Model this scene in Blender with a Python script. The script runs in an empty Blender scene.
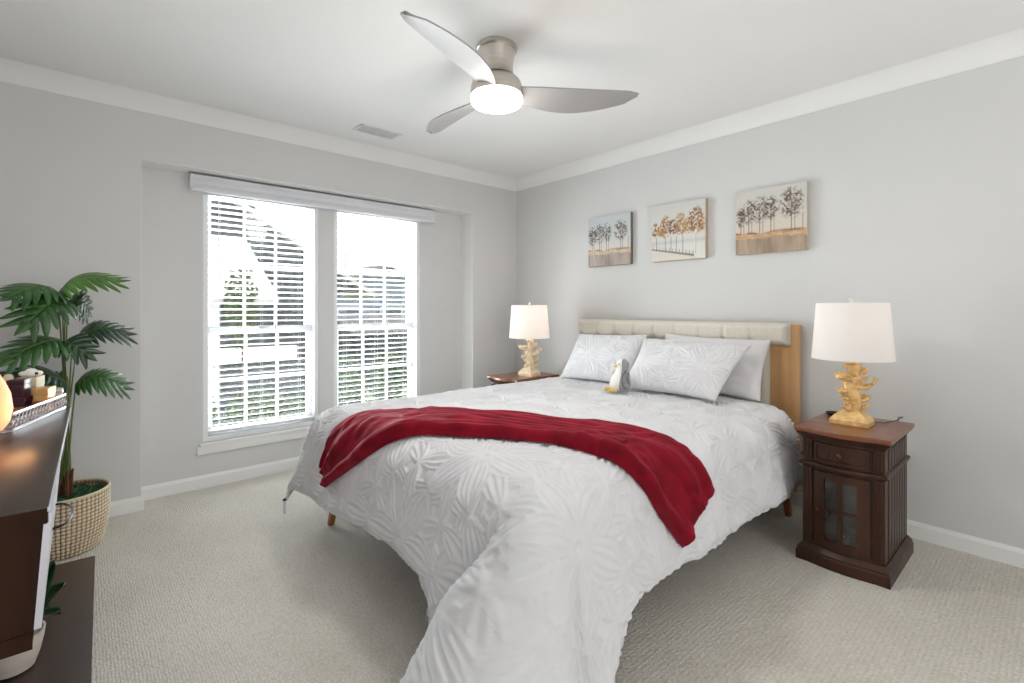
import bpy, bmesh, math, random
import numpy as np
from mathutils import Vector, Matrix, noise as mnoise

SC = bpy.context.scene
PI = math.pi

# ---------------------------------------------------------------- camera
FPX, HORIZON = 488.0, 308.5
cam_d = bpy.data.cameras.new('camera')
cam = bpy.data.objects.new('camera', cam_d)
SC.collection.objects.link(cam)
cam.location = (3.639, -3.275, 1.2)
cam.rotation_euler = (math.radians(90), 0, math.radians(48.5))
cam_d.sensor_fit = 'HORIZONTAL'
cam_d.sensor_width = 36.0
cam_d.lens = 36.0 * FPX / 1024.0
cam_d.shift_y = -(341.5 - HORIZON) / 1024.0
cam_d.clip_start = 0.02
cam_d.clip_end = 300
SC.camera = cam

# ---------------------------------------------------------------- world, sun, large lights, exposure
world = bpy.data.worlds.new('sky')
SC.world = world
world.use_nodes = True
wn = world.node_tree
bg = wn.nodes['Background']
tcw = wn.nodes.new('ShaderNodeTexCoord')
sepw = wn.nodes.new('ShaderNodeSeparateXYZ')
rampw = wn.nodes.new('ShaderNodeValToRGB')
rampw.color_ramp.elements[0].position = 0.0
rampw.color_ramp.elements[0].color = (0.93, 0.95, 0.97, 1)
rampw.color_ramp.elements[1].position = 0.7
rampw.color_ramp.elements[1].color = (0.80, 0.88, 1.0, 1)
wn.links.new(tcw.outputs['Generated'], sepw.inputs[0])
wn.links.new(sepw.outputs['Z'], rampw.inputs[0])
wn.links.new(rampw.outputs[0], bg.inputs['Color'])
bg.inputs['Strength'].default_value = 1.15

def add_light(name, kind, loc, rot, energy, color=(1, 1, 1), size=1.0, size_y=None, radius=None):
    d = bpy.data.lights.new(name, kind)
    d.energy = energy
    d.color = color
    if kind == 'AREA':
        d.shape = 'RECTANGLE'
        d.size = size
        d.size_y = size_y or size
    if kind == 'SUN':
        d.angle = math.radians(3)
    if radius is not None:
        d.shadow_soft_size = radius
    o = bpy.data.objects.new(name, d)
    SC.collection.objects.link(o)
    o.location = loc
    o.rotation_euler = rot
    return o

# sun from behind the headboard wall and above: lights the houses across the way, not the room
sun = add_light('sun', 'SUN', (0, 0, 10), (0, 0, 0), 3.4, (1.0, 0.96, 0.9))
sun.rotation_euler = Vector((-0.22, -0.75, -0.85)).to_track_quat('-Z', 'Y').to_euler()
# daylight entering by the two windows (sits outside the glass)
add_light('window_daylight', 'AREA', (-1.3, -1.83, 0.75), (0, math.radians(-104), 0), 320, (0.93, 0.97, 1.0), 2.0, 2.8)
# added fill lamp behind the camera, just inside the closed rear wall
add_light('rear_fill', 'AREA', (6.1, -2.55, 1.25), (0, math.radians(92), 0), 27, (1.0, 0.99, 0.98), 2.3, 2.2)
# added unseen fill, aimed up to brighten the ceiling from behind the camera
add_light('ceiling_fill', 'AREA', (5.1, -2.0, 0.7), (math.radians(180), 0, 0), 9, (1.0, 0.985, 0.97), 2.4, 2.8)

SC.view_settings.view_transform = 'Standard'
SC.view_settings.look = 'None'
SC.view_settings.gamma = 1
SC.view_settings.use_curve_mapping = False
SC.view_settings.exposure = 0.34

# ---------------------------------------------------------------- material helpers
def srgb(r, g, b):
    f = lambda c: (c / 255 / 12.92) if c / 255 <= 0.04045 else ((c / 255 + 0.055) / 1.055) ** 2.4
    return (f(r), f(g), f(b), 1)

def new_mat(name):
    m = bpy.data.materials.new(name)
    m.use_nodes = True
    nt = m.node_tree
    b = nt.nodes['Principled BSDF']
    return m, nt, b

def mat(name, col, rough=0.6, metal=0.0, var=0.06, nscale=8.0, bump=0.0, bscale=60.0, bdist=0.002,
        emit=None, estr=0.0, sheen=0.0, coat=0.0, trans=0.0, stretch=None, spec=None):
    m, nt, b = new_mat(name)
    tc = nt.nodes.new('ShaderNodeTexCoord')
    src = tc.outputs['Object']
    if stretch:
        mp = nt.nodes.new('ShaderNodeMapping')
        mp.inputs['Scale'].default_value = stretch
        nt.links.new(src, mp.inputs[0])
        src = mp.outputs[0]
    n = nt.nodes.new('ShaderNodeTexNoise')
    n.inputs['Scale'].default_value = nscale
    n.inputs['Detail'].default_value = 4
    nt.links.new(src, n.inputs['Vector'])
    r = nt.nodes.new('ShaderNodeValToRGB')
    c = col
    r.color_ramp.elements[0].position = 0.3
    r.color_ramp.elements[0].color = (c[0] * (1 - var), c[1] * (1 - var), c[2] * (1 - var), 1)
    r.color_ramp.elements[1].position = 0.7
    r.color_ramp.elements[1].color = (min(1, c[0] * (1 + var)), min(1, c[1] * (1 + var)), min(1, c[2] * (1 + var)), 1)
    nt.links.new(n.outputs['Fac'], r.inputs[0])
    nt.links.new(r.outputs[0], b.inputs['Base Color'])
    b.inputs['Roughness'].default_value = rough
    b.inputs['Metallic'].default_value = metal
    if spec is not None:
        b.inputs['Specular IOR Level'].default_value = spec
    if sheen:
        b.inputs['Sheen Weight'].default_value = sheen
    if coat:
        b.inputs['Coat Weight'].default_value = coat
        b.inputs['Coat Roughness'].default_value = 0.15
    if trans:
        b.inputs['Transmission Weight'].default_value = trans
    if bump:
        n2 = nt.nodes.new('ShaderNodeTexNoise')
        n2.inputs['Scale'].default_value = bscale
        n2.inputs['Detail'].default_value = 3
        nt.links.new(src, n2.inputs['Vector'])
        bp = nt.nodes.new('ShaderNodeBump')
        bp.inputs['Strength'].default_value = bump
        bp.inputs['Distance'].default_value = bdist
        nt.links.new(n2.outputs['Fac'], bp.inputs['Height'])
        nt.links.new(bp.outputs[0], b.inputs['Normal'])
    if emit:
        b.inputs['Emission Color'].default_value = emit
        b.inputs['Emission Strength'].default_value = estr
    return m

def wood(name, c1, c2, rough=0.35, axis='Z', scale=1.0, coat=0.3, spec=0.5):
    m, nt, b = new_mat(name)
    tc = nt.nodes.new('ShaderNodeTexCoord')
    mp = nt.nodes.new('ShaderNodeMapping')
    s = {'X': (1.2, 22, 22), 'Y': (22, 1.2, 22), 'Z': (22, 22, 1.2)}[axis]
    mp.inputs['Scale'].default_value = tuple(v * scale for v in s)
    nt.links.new(tc.outputs['Object'], mp.inputs[0])
    n = nt.nodes.new('ShaderNodeTexNoise')
    n.inputs['Scale'].default_value = 1.0
    n.inputs['Detail'].default_value = 6
    n.inputs['Distortion'].default_value = 0.6
    nt.links.new(mp.outputs[0], n.inputs['Vector'])
    r = nt.nodes.new('ShaderNodeValToRGB')
    r.color_ramp.elements[0].position = 0.32
    r.color_ramp.elements[0].color = c1
    r.color_ramp.elements[1].position = 0.72
    r.color_ramp.elements[1].color = c2
    nt.links.new(n.outputs['Fac'], r.inputs[0])
    nt.links.new(r.outputs[0], b.inputs['Base Color'])
    b.inputs['Roughness'].default_value = rough
    b.inputs['Specular IOR Level'].default_value = spec
    b.inputs['Coat Weight'].default_value = coat
    b.inputs['Coat Roughness'].default_value = 0.2
    return m

def carpet_mat():
    m, nt, b = new_mat('carpet_loops')
    tc = nt.nodes.new('ShaderNodeTexCoord')
    n1 = nt.nodes.new('ShaderNodeTexNoise'); n1.inputs['Scale'].default_value = 2.2; n1.inputs['Detail'].default_value = 3
    n2 = nt.nodes.new('ShaderNodeTexNoise'); n2.inputs['Scale'].default_value = 140; n2.inputs['Detail'].default_value = 2
    vor = nt.nodes.new('ShaderNodeTexVoronoi'); vor.inputs['Scale'].default_value = 62; vor.inputs['Randomness'].default_value = 0.45
    mp = nt.nodes.new('ShaderNodeMapping'); mp.inputs['Rotation'].default_value = (0, 0, 0.0); mp.inputs['Scale'].default_value = (1.0, 1.7, 1.0)
    nt.links.new(tc.outputs['Object'], mp.inputs[0])
    for n in (n1, n2): nt.links.new(tc.outputs['Object'], n.inputs['Vector'])
    nt.links.new(mp.outputs[0], vor.inputs['Vector'])
    r1 = nt.nodes.new('ShaderNodeValToRGB')
    r1.color_ramp.elements[0].position = 0.3; r1.color_ramp.elements[0].color = srgb(216, 211, 201)
    r1.color_ramp.elements[1].position = 0.7; r1.color_ramp.elements[1].color = srgb(230, 226, 217)
    nt.links.new(n1.outputs['Fac'], r1.inputs[0])
    r2 = nt.nodes.new('ShaderNodeValToRGB')
    r2.color_ramp.elements[0].position = 0.15; r2.color_ramp.elements[0].color = (1, 1, 1, 1)
    r2.color_ramp.elements[1].position = 0.75; r2.color_ramp.elements[1].color = (0.72, 0.70, 0.67, 1)
    nt.links.new(vor.outputs['Distance'], r2.inputs[0])
    mx = nt.nodes.new('ShaderNodeMixRGB'); mx.blend_type = 'MULTIPLY'; mx.inputs[0].default_value = 0.8
    nt.links.new(r1.outputs[0], mx.inputs[1]); nt.links.new(r2.outputs[0], mx.inputs[2])
    nt.links.new(mx.outputs[0], b.inputs['Base Color'])
    add = nt.nodes.new('ShaderNodeMath'); add.operation = 'SUBTRACT'
    nt.links.new(n2.outputs['Fac'], add.inputs[0]); nt.links.new(vor.outputs['Distance'], add.inputs[1])
    bp = nt.nodes.new('ShaderNodeBump'); bp.inputs['Strength'].default_value = 0.7; bp.inputs['Distance'].default_value = 0.006
    nt.links.new(add.outputs[0], bp.inputs['Height']); nt.links.new(bp.outputs[0], b.inputs['Normal'])
    b.inputs['Roughness'].default_value = 0.95
    b.inputs['Sheen Weight'].default_value = 0.2
    return m

def glass_mat(name, tint=(0.97, 0.985, 0.98, 1), refl=0.06):
    m = bpy.data.materials.new(name); m.use_nodes = True
    nt = m.node_tree
    for n in list(nt.nodes): nt.nodes.remove(n)
    out = nt.nodes.new('ShaderNodeOutputMaterial')
    t = nt.nodes.new('ShaderNodeBsdfTransparent'); t.inputs[0].default_value = tint
    g = nt.nodes.new('ShaderNodeBsdfGlossy'); g.inputs['Roughness'].default_value = 0.02
    mx = nt.nodes.new('ShaderNodeMixShader'); mx.inputs[0].default_value = refl
    nt.links.new(t.outputs[0], mx.inputs[1]); nt.links.new(g.outputs[0], mx.inputs[2])
    nt.links.new(mx.outputs[0], out.inputs[0])
    return m

def shade_mat(name, col, glow, gstr):
    m = bpy.data.materials.new(name); m.use_nodes = True
    nt = m.node_tree
    for n in list(nt.nodes): nt.nodes.remove(n)
    out = nt.nodes.new('ShaderNodeOutputMaterial')
    d = nt.nodes.new('ShaderNodeBsdfDiffuse'); d.inputs[0].default_value = col
    t = nt.nodes.new('ShaderNodeBsdfTranslucent'); t.inputs[0].default_value = col
    tc = nt.nodes.new('ShaderNodeTexCoord')
    n = nt.nodes.new('ShaderNodeTexNoise'); n.inputs['Scale'].default_value = 260
    nt.links.new(tc.outputs['Object'], n.inputs['Vector'])
    bp = nt.nodes.new('ShaderNodeBump'); bp.inputs['Strength'].default_value = 0.15; bp.inputs['Distance'].default_value = 0.001
    nt.links.new(n.outputs['Fac'], bp.inputs['Height']); nt.links.new(bp.outputs[0], d.inputs['Normal'])
    mx = nt.nodes.new('ShaderNodeMixShader'); mx.inputs[0].default_value = 0.45
    nt.links.new(d.outputs[0], mx.inputs[1]); nt.links.new(t.outputs[0], mx.inputs[2])
    e = nt.nodes.new('ShaderNodeEmission'); e.inputs[0].default_value = glow; e.inputs[1].default_value = gstr
    ad = nt.nodes.new('ShaderNodeAddShader')
    nt.links.new(mx.outputs[0], ad.inputs[0]); nt.links.new(e.outputs[0], ad.inputs[1])
    nt.links.new(ad.outputs[0], out.inputs[0])
    return m

def vcol_mat(name, rough=0.7):
    m, nt, b = new_mat(name)
    a = nt.nodes.new('ShaderNodeAttribute'); a.attribute_name = 'Col'
    nt.links.new(a.outputs['Color'], b.inputs['Base Color'])
    b.inputs['Roughness'].default_value = rough
    tc = nt.nodes.new('ShaderNodeTexCoord')
    n = nt.nodes.new('ShaderNodeTexNoise'); n.inputs['Scale'].default_value = 180
    nt.links.new(tc.outputs['Object'], n.inputs['Vector'])
    bp = nt.nodes.new('ShaderNodeBump'); bp.inputs['Strength'].default_value = 0.3; bp.inputs['Distance'].default_value = 0.001
    nt.links.new(n.outputs['Fac'], bp.inputs['Height']); nt.links.new(bp.outputs[0], b.inputs['Normal'])
    return m

M = {}
M['wall'] = mat('wall_paint', srgb(217, 217, 216), 0.9, var=0.012, nscale=3, bump=0.15, bscale=220, bdist=0.0006)
M['ceiling'] = mat('ceiling_paint', srgb(240, 240, 239), 0.95, var=0.008, nscale=2, bump=0.1, bscale=160, bdist=0.0006)
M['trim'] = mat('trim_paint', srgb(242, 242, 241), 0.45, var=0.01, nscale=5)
M['vinyl'] = mat('window_vinyl', srgb(240, 242, 244), 0.4, var=0.01)
M['blind'] = mat('blind_slat', srgb(232, 233, 234), 0.45, var=0.01)
M['valance'] = mat('valance_grey_white', srgb(222, 224, 228), 0.5, var=0.01)
M['cord'] = mat('blind_cord', srgb(225, 226, 226), 0.8)
M['carpet'] = carpet_mat()
M['glass'] = glass_mat('window_glass')
M['nickel'] = mat('brushed_nickel', srgb(205, 198, 190), 0.32, metal=1.0, var=0.08, nscale=3, stretch=(1, 1, 60), bump=0.1, bscale=40, bdist=0.0005)
M['blade'] = mat('silver_fan_blade', srgb(168, 166, 165), 0.5, metal=0.15, var=0.03)
M['fanlight'] = mat('fan_light_diffuser', (1, 1, 1, 1), 0.4, emit=(1.0, 0.96, 0.88, 1), estr=5.0)
M['maple'] = wood('light_maple', srgb(190, 140, 88), srgb(222, 178, 126), 0.35, 'Z', 0.5, coat=0.2)
M['maple_leg'] = wood('amber_leg_wood', srgb(142, 84, 44), srgb(176, 112, 62), 0.35, 'Z', 0.6, coat=0.2)
M['linen'] = mat('beige_linen', srgb(221, 215, 202), 0.9, var=0.05, nscale=90, bump=0.4, bscale=350, bdist=0.001, sheen=0.2)
M['cherry'] = wood('dark_cherry', srgb(40, 21, 12), srgb(72, 40, 23), 0.42, 'Z', 0.8, coat=0.12, spec=0.35)
M['cherry_top'] = wood('cherry_top', srgb(108, 58, 32), srgb(146, 86, 52), 0.3, 'X', 0.7, coat=0.3)
M['espresso'] = wood('espresso_wood', srgb(38, 23, 15), srgb(60, 38, 26), 0.36, 'X', 0.7, coat=0.15)
M['espresso_end'] = wood('espresso_end', srgb(42, 24, 15), srgb(60, 37, 25), 0.7, 'Z', 0.7, coat=0.0, spec=0.15)
M['mirror'] = mat('silver_mirror_panel', srgb(222, 222, 234), 0.28, metal=0.45, var=0.02)
M['iron'] = mat('black_iron', srgb(28, 28, 30), 0.4, metal=0.6)
M['white_cotton'] = mat('white_cotton', srgb(226, 226, 229), 0.95, var=0.012, nscale=20, bump=0.25, bscale=420, bdist=0.0012, sheen=0.25)
M['plain_pillow'] = mat('plain_white_percale', srgb(228, 226, 228), 0.9, var=0.01, nscale=6, bump=0.3, bscale=9, bdist=0.006)
M['velvet'] = mat('burgundy_velvet', srgb(124, 12, 32), 0.7, var=0.28, nscale=11,  spec=0.12, bump=0.5, bscale=26, bdist=0.006, sheen=0.32)
M['velvet'].node_tree.nodes['Principled BSDF'].inputs['Sheen Tint'].default_value = srgb(220, 90, 110)
M['shade'] = shade_mat('white_drum_shade', (0.88, 0.865, 0.85, 1), (1.0, 0.95, 0.92, 1), 0.06)
M['shade_warm'] = shade_mat('warm_drum_shade', (0.88, 0.85, 0.83, 1), (1.0, 0.88, 0.80, 1), 0.10)
M['gold'] = mat('gilded_plaster', srgb(230, 190, 128), 0.45, metal=0.15, var=0.25, nscale=30, bump=0.6, bscale=90, bdist=0.003)
M['gold_pale'] = mat('cream_gilt_plaster', srgb(234, 214, 180), 0.5, metal=0.1, var=0.22, nscale=30, bump=0.6, bscale=90, bdist=0.003)
M['finial'] = mat('glass_finial', srgb(225, 225, 220), 0.15, metal=0.2)
M['ns_glass'] = mat('smoky_door_glass', srgb(52, 50, 48), 0.12, var=0.5, nscale=14, coat=0.6)
M['brass'] = mat('aged_brass', srgb(84, 66, 46), 0.45, metal=0.9)
M['black'] = mat('black_plastic', srgb(22, 20, 20), 0.35)
M['leaf'] = mat('leaf_green', srgb(44, 92, 34), 0.38, var=0.45, nscale=14, coat=0.3)
M['leaf_dark'] = mat('leaf_dark_green', srgb(26, 62, 34), 0.35, var=0.4, nscale=14, coat=0.35)
M['leaf_light'] = mat('leaf_light_green', srgb(78, 128, 44), 0.4, var=0.35, nscale=12, coat=0.25)
M['stem'] = mat('stem_green', srgb(96, 112, 52), 0.5, var=0.3, nscale=25, stretch=(1, 1, 0.2))
M['bark'] = mat('brown_husk', srgb(92, 54, 34), 0.9, var=0.4, nscale=40, bump=0.6, bscale=60, bdist=0.004)
M['moss'] = mat('moss_green', srgb(48, 88, 56), 0.95, var=0.45, nscale=60, bump=1.0, bscale=90, bdist=0.01)
M['ceramic'] = mat('white_ceramic', srgb(225, 214, 204), 0.5, var=0.05, bump=0.3, bscale=30, bdist=0.002, stretch=(1, 1, 6))
M['salt'] = mat('glowing_salt', srgb(240, 160, 110), 0.6, var=0.1, nscale=9, bump=0.4, bscale=18, bdist=0.006, emit=(1.0, 0.46, 0.22, 1), estr=0.75)
M['silver'] = mat('silver_filigree', srgb(186, 180, 182), 0.34, metal=0.85, var=0.15, nscale=60)
M['plush_white'] = mat('plush_white', srgb(243, 240, 236), 0.95, var=0.03, sheen=0.4, bump=0.5, bscale=200, bdist=0.003)
M['plush_yellow'] = mat('plush_yellow', srgb(226, 190, 84), 0.9, var=0.1, sheen=0.3)
M['siding'] = mat('dark_siding', srgb(74, 76, 80), 0.85, var=0.08, nscale=3, bump=0.6, bscale=3, bdist=0.02, stretch=(0.1, 0.1, 3))
M['siding_pale'] = mat('pale_siding', srgb(150, 160, 168), 0.85, var=0.05)
M['roof_tile'] = mat('light_roof_shingle', srgb(214, 210, 204), 0.9, var=0.1, nscale=20)
M['roof_dark'] = mat('dark_roof_shingle', srgb(112, 110, 110), 0.9, var=0.15, nscale=20)
M['house_glass'] = mat('house_window_glass', srgb(110, 124, 134), 0.15)
M['shrub'] = mat('shrub_leaf', srgb(84, 106, 48), 0.7, var=0.35, nscale=6)
M['tree_leaf'] = mat('tree_leaf', srgb(120, 134, 88), 0.7, var=0.35, nscale=3)
M['trunk'] = mat('tree_bark', srgb(104, 92, 82), 0.9, var=0.2)
M['lawn'] = mat('lawn', srgb(128, 136, 96), 0.95, var=0.2, nscale=5)
M['sign_white'] = mat('register_white', srgb(236, 236, 236), 0.5)
M['register_dark'] = mat('register_louvre_grey', srgb(96, 96, 98), 0.6)

# ---------------------------------------------------------------- geometry helpers
class MB:
    """collects shapes; build() links them as one mesh object"""
    def __init__(self): self.bm = bmesh.new()
    def box(self, x0, x1, y0, y1, z0, z1, bev=0.0, mtx=None, seg=2):
        ret = bmesh.ops.create_cube(self.bm, size=1.0)
        vs = ret['verts']
        for v in vs:
            v.co = Vector(((x0 + x1) / 2 + v.co.x * (x1 - x0), (y0 + y1) / 2 + v.co.y * (y1 - y0), (z0 + z1) / 2 + v.co.z * (z1 - z0)))
        if bev > 0:
            es = list({e for v in vs for e in v.link_edges})
            r = bmesh.ops.bevel(self.bm, geom=es, offset=bev, segments=seg, affect='EDGES', profile=0.6)
            vs = list({v for f in r['faces'] for v in f.verts} | {v for v in vs if v.is_valid})
        if mtx is not None:
            bmesh.ops.transform(self.bm, matrix=mtx, verts=vs)
        return self
    def prism(self, pts, z0, z1, bev=0.0, taper=1.0, center=None):
        cx = sum(p[0] for p in pts) / len(pts); cy = sum(p[1] for p in pts) / len(pts)
        if center: cx, cy = center
        lo = [self.bm.verts.new((p[0], p[1], z0)) for p in pts]
        hi = [self.bm.verts.new((cx + (p[0] - cx) * taper, cy + (p[1] - cy) * taper, z1)) for p in pts]
        n = len(pts)
        fs = [self.bm.faces.new([lo[i], lo[(i + 1) % n], hi[(i + 1) % n], hi[i]]) for i in range(n)]
        fs.append(self.bm.faces.new(hi)); fs.append(self.bm.faces.new(lo[::-1]))
        if bev:
            es = list({e for f in fs[-2:-1] for e in f.edges} | {e for f in fs[-1:] for e in f.edges})
            bmesh.ops.bevel(self.bm, geom=es, offset=bev, segments=2, affect='EDGES')
        return self
    def loft(self, rings, cap=True, closed=True):
        R = [[self.bm.verts.new(p) for p in ring] for ring in rings]
        n = len(R[0])
        for a, b in zip(R, R[1:]):
            for i in range(n if closed else n - 1):
                j = (i + 1) % n
                self.bm.faces.new([a[i], a[j], b[j], b[i]])
        if cap:
            self.bm.faces.new(R[0][::-1]); self.bm.faces.new(R[-1])
        return self
    def lathe(self, prof, seg=32, c=(0, 0), cap=True):
        return self.loft([[(c[0] + r * math.cos(2 * PI * i / seg), c[1] + r * math.sin(2 * PI * i / seg), z) for i in range(seg)] for r, z in prof], cap)
    def tube(self, pts, rad, seg=8, cap=True):
        pts = [Vector(p) for p in pts]
        if not hasattr(rad, '__len__'): rad = [rad] * len(pts)
        rings = []
        up = None
        for i, p in enumerate(pts):
            d = (pts[min(i + 1, len(pts) - 1)] - pts[max(i - 1, 0)]).normalized()
            if up is None:
                up = Vector((0, 0, 1)) if abs(d.z) < 0.9 else Vector((1, 0, 0))
            a = d.cross(up).normalized(); b = a.cross(d).normalized(); up = b
            rings.append([p + (a * math.cos(2 * PI * k / seg) + b * math.sin(2 * PI * k / seg)) * rad[i] for k in range(seg)])
        return self.loft(rings, cap)
    def sphere(self, c, r, seg=16, rings=10, mtx=None):
        rr = r if hasattr(r, '__len__') else (r, r, r)
        ret = bmesh.ops.create_uvsphere(self.bm, u_segments=seg, v_segments=rings, radius=1.0)
        m = Matrix.Translation(c) @ (mtx or Matrix()) @ Matrix.Diagonal((*rr, 1))
        bmesh.ops.transform(self.bm, matrix=m, verts=ret['verts'])
        return self
    def build(self, name, m, parent=None, smooth=True, angle=35):
        bmesh.ops.recalc_face_normals(self.bm, faces=self.bm.faces)
        me = bpy.data.meshes.new(name)
        self.bm.to_mesh(me); self.bm.free()
        return link_mesh(name, me, m, parent, smooth, angle)

def link_mesh(name, me, m, parent=None, smooth=True, angle=35):
    if smooth:
        me.polygons.foreach_set('use_smooth', [True] * len(me.polygons))
        if angle and angle < 180:
            me.set_sharp_from_angle(angle=math.radians(angle))
    me.materials.append(m)
    o = bpy.data.objects.new(name, me)
    SC.collection.objects.link(o)
    if parent is not None:
        o.parent = parent
        o.matrix_parent_inverse = Matrix.Translation(parent.location).inverted() if parent.type == 'EMPTY' else Matrix()
    return o

def empty(name, loc, label, cat, group=None, kind=None):
    o = bpy.data.objects.new(name, None)
    o.empty_display_size = 0.05
    SC.collection.objects.link(o)
    o.location = loc
    return tag(o, label, cat, group, kind)

def tag(o, label=None, cat=None, group=None, kind=None):
    if label: o['label'] = label
    if cat: o['category'] = cat
    if group: o['group'] = group
    if kind: o['kind'] = kind
    return o

def struct(mb, name, m, label=None, smooth=False, parent=None):
    o = mb.build(name, m, parent, smooth=smooth)
    if parent is None: o['kind'] = 'structure'
    if label:
        o['label'] = label; o['category'] = name.split('_')[0]
    return o

def grid_mesh(name, P, m, parent=None, smooth=True, uv=None, close=False, col=None):
    """P: (N, Mm, 3) array -> quad grid"""
    N, K = P.shape[:2]
    me = bpy.data.meshes.new(name)
    idx = np.arange(N * K).reshape(N, K)
    q = np.stack([idx[:-1, :-1], idx[1:, :-1], idx[1:, 1:], idx[:-1, 1:]], -1).reshape(-1, 4)
    me.vertices.add(N * K); me.vertices.foreach_set('co', P.reshape(-1).astype(np.float32))
    me.loops.add(q.size); me.loops.foreach_set('vertex_index', q.reshape(-1).astype(np.int32))
    me.polygons.add(len(q)); me.polygons.foreach_set('loop_start', np.arange(0, q.size, 4, dtype=np.int32))
    me.update(calc_edges=True)
    if col is not None:
        a = me.color_attributes.new('Col', 'FLOAT_COLOR', 'POINT')
        a.data.foreach_set('color', col.reshape(-1).astype(np.float32))
    return link_mesh(name, me, m, parent, smooth, None)

# ---------------------------------------------------------------- numpy noise
def vnoise(x, y, seed=0):
    rng = np.random.RandomState(seed)
    T = rng.rand(64, 64)
    xi = np.floor(x).astype(int); yi = np.floor(y).astype(int)
    fx = x - xi; fy = y - yi
    fx = fx * fx * (3 - 2 * fx); fy = fy * fy * (3 - 2 * fy)
    g = lambda a, b: T[a % 64, b % 64]
    return (g(xi, yi) * (1 - fx) + g(xi + 1, yi) * fx) * (1 - fy) + (g(xi, yi + 1) * (1 - fx) + g(xi + 1, yi + 1) * fx) * fy - 0.5

def sst(x, a, b):
    t = np.clip((x - a) / (b - a), 0, 1)
    return t * t * (3 - 2 * t)

# ================================================================ ROOM SHELL
ZC = 2.464      # ceiling
XB, YF = 6.3, -3.80
struct(MB().box(-0.18, XB, YF - 0.12, 0.12, -0.08, 0.0), 'floor', M['carpet'], 'beige loop-pile carpet floor of the bedroom')
struct(MB().box(-0.36, XB, YF - 0.12, 0.12, ZC, ZC + 0.15), 'ceiling', M['ceiling'], 'smooth white ceiling of the bedroom')
struct(MB().box(-0.36, XB, 0.0, 0.12, 0.0, ZC), 'wall_head', M['wall'], 'light grey wall behind the bed')
struct(MB().box(-0.36, XB, YF - 0.12, YF, 0.0, ZC), 'wall_front', M['wall'], 'light grey wall behind the dark dresser')
struct(MB().box(XB, XB + 0.12, YF - 0.12, 0.12, 0.0, ZC), 'wall_rear', M['wall'], 'light grey wall behind the camera')
# window wall: front plane at x=0 with an alcove (y -3.004..-0.54, up to z 2.09) whose back is at x=-0.18
AY0, AY1, AZ = -3.004, -0.540, 2.090
W = [(-2.659, -1.891), (-1.774, -0.996)]
WZ0, WZ1 = 0.300, 2.03
mb = MB()
mb.box(-0.36, 0.0, YF, AY0, 0.0, ZC)
mb.box(-0.36, 0.0, AY1, 0.0, 0.0, ZC)
mb.box(-0.36, 0.0, AY0, AY1, AZ, ZC)
mb.box(-0.36, -0.18, AY0, W[0][0], 0.0, AZ)
mb.box(-0.36, -0.18, W[0][1], W[1][0], 0.0, AZ)
mb.box(-0.36, -0.18, W[1][1], AY1, 0.0, AZ)
for a, b in W:
    mb.box(-0.36, -0.18, a, b, 0.0, WZ0)
    mb.box(-0.36, -0.18, a, b, WZ1, AZ)
struct(mb, 'wall_window', M['wall'], 'light grey window wall with a shallow alcove')

# alcove head and jambs: white skin imitating window light on grey wall
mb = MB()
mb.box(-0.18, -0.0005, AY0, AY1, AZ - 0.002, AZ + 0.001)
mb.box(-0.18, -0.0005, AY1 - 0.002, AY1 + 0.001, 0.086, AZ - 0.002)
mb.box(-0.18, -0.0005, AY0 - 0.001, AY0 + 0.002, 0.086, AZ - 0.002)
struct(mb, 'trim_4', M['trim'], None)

# coved crown moulding
def cove(p0, p1, inx, iny, name):
    """p0->p1 wall line at ceiling; (inx, iny) direction into the room"""
    a = 0.088
    prof = []
    for k in range(9):
        t = k / 8 * PI / 2
        # concave quarter: from wall (0,-a) to ceiling (a,0)
        prof.append((a - a * math.cos(t) * 1.0, -a + a * math.sin(t)))
    # flatten towards the chord for a soft sloped crown
    prof = [(0.45 * u + 0.55 * (k / 8 * a), 0.45 * w + 0.55 * (-a + k / 8 * a)) for k, (u, w) in enumerate(prof)]
    ring = [(0.0, -a - 0.004), (0.006, -a - 0.004), (0.006, -a)] + [(u + 0.004, w) for u, w in prof] + [(0.0, 0.0)]
    mb = MB()
    mb.loft([[(P[0] + inx * u, P[1] + iny * u, ZC + w) for u, w in ring] for P in (p0, p1)])
    return struct(mb, name, M['trim' if False else 'ceiling'], None, smooth=True)
cove((0, YF), (0, 0), 1, 0, 'trim_1')
cove((0, 0), (XB, 0), 0, -1, 'trim_2')
cove((0, YF), (XB, YF), 0, 1, 'trim_3')

def baseboard(name, segs, t=0.014, h=0.085):
    mb = MB()
    for (x0, y0, x1, y1, nx, ny) in segs:
        pr = [(0, 0), (t, 0), (t, h - 0.018), (t * 0.75, h - 0.010), (t * 0.45, h), (0, h)]
        mb.loft([[(X + nx * u, Y + ny * u, w) for u, w in pr] for X, Y in ((x0, y0), (x1, y1))])
    return struct(mb, name, M['trim'], None)
e_ = 0.014
baseboard('baseboard_window', [(0, YF, 0, AY0 + e_, 1, 0), (0, AY0, -0.18, AY0, 0, 1), (-0.18, AY0, -0.18, AY1, 1, 0), (-0.18, AY1, 0, AY1, 0, -1), (0, AY1 - e_, 0, 0, 1, 0)])
baseboard('baseboard_head', [(0, 0, XB, 0, 0, -1)])
baseboard('baseboard_front', [(0, YF, XB, YF, 0, 1)])

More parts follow.
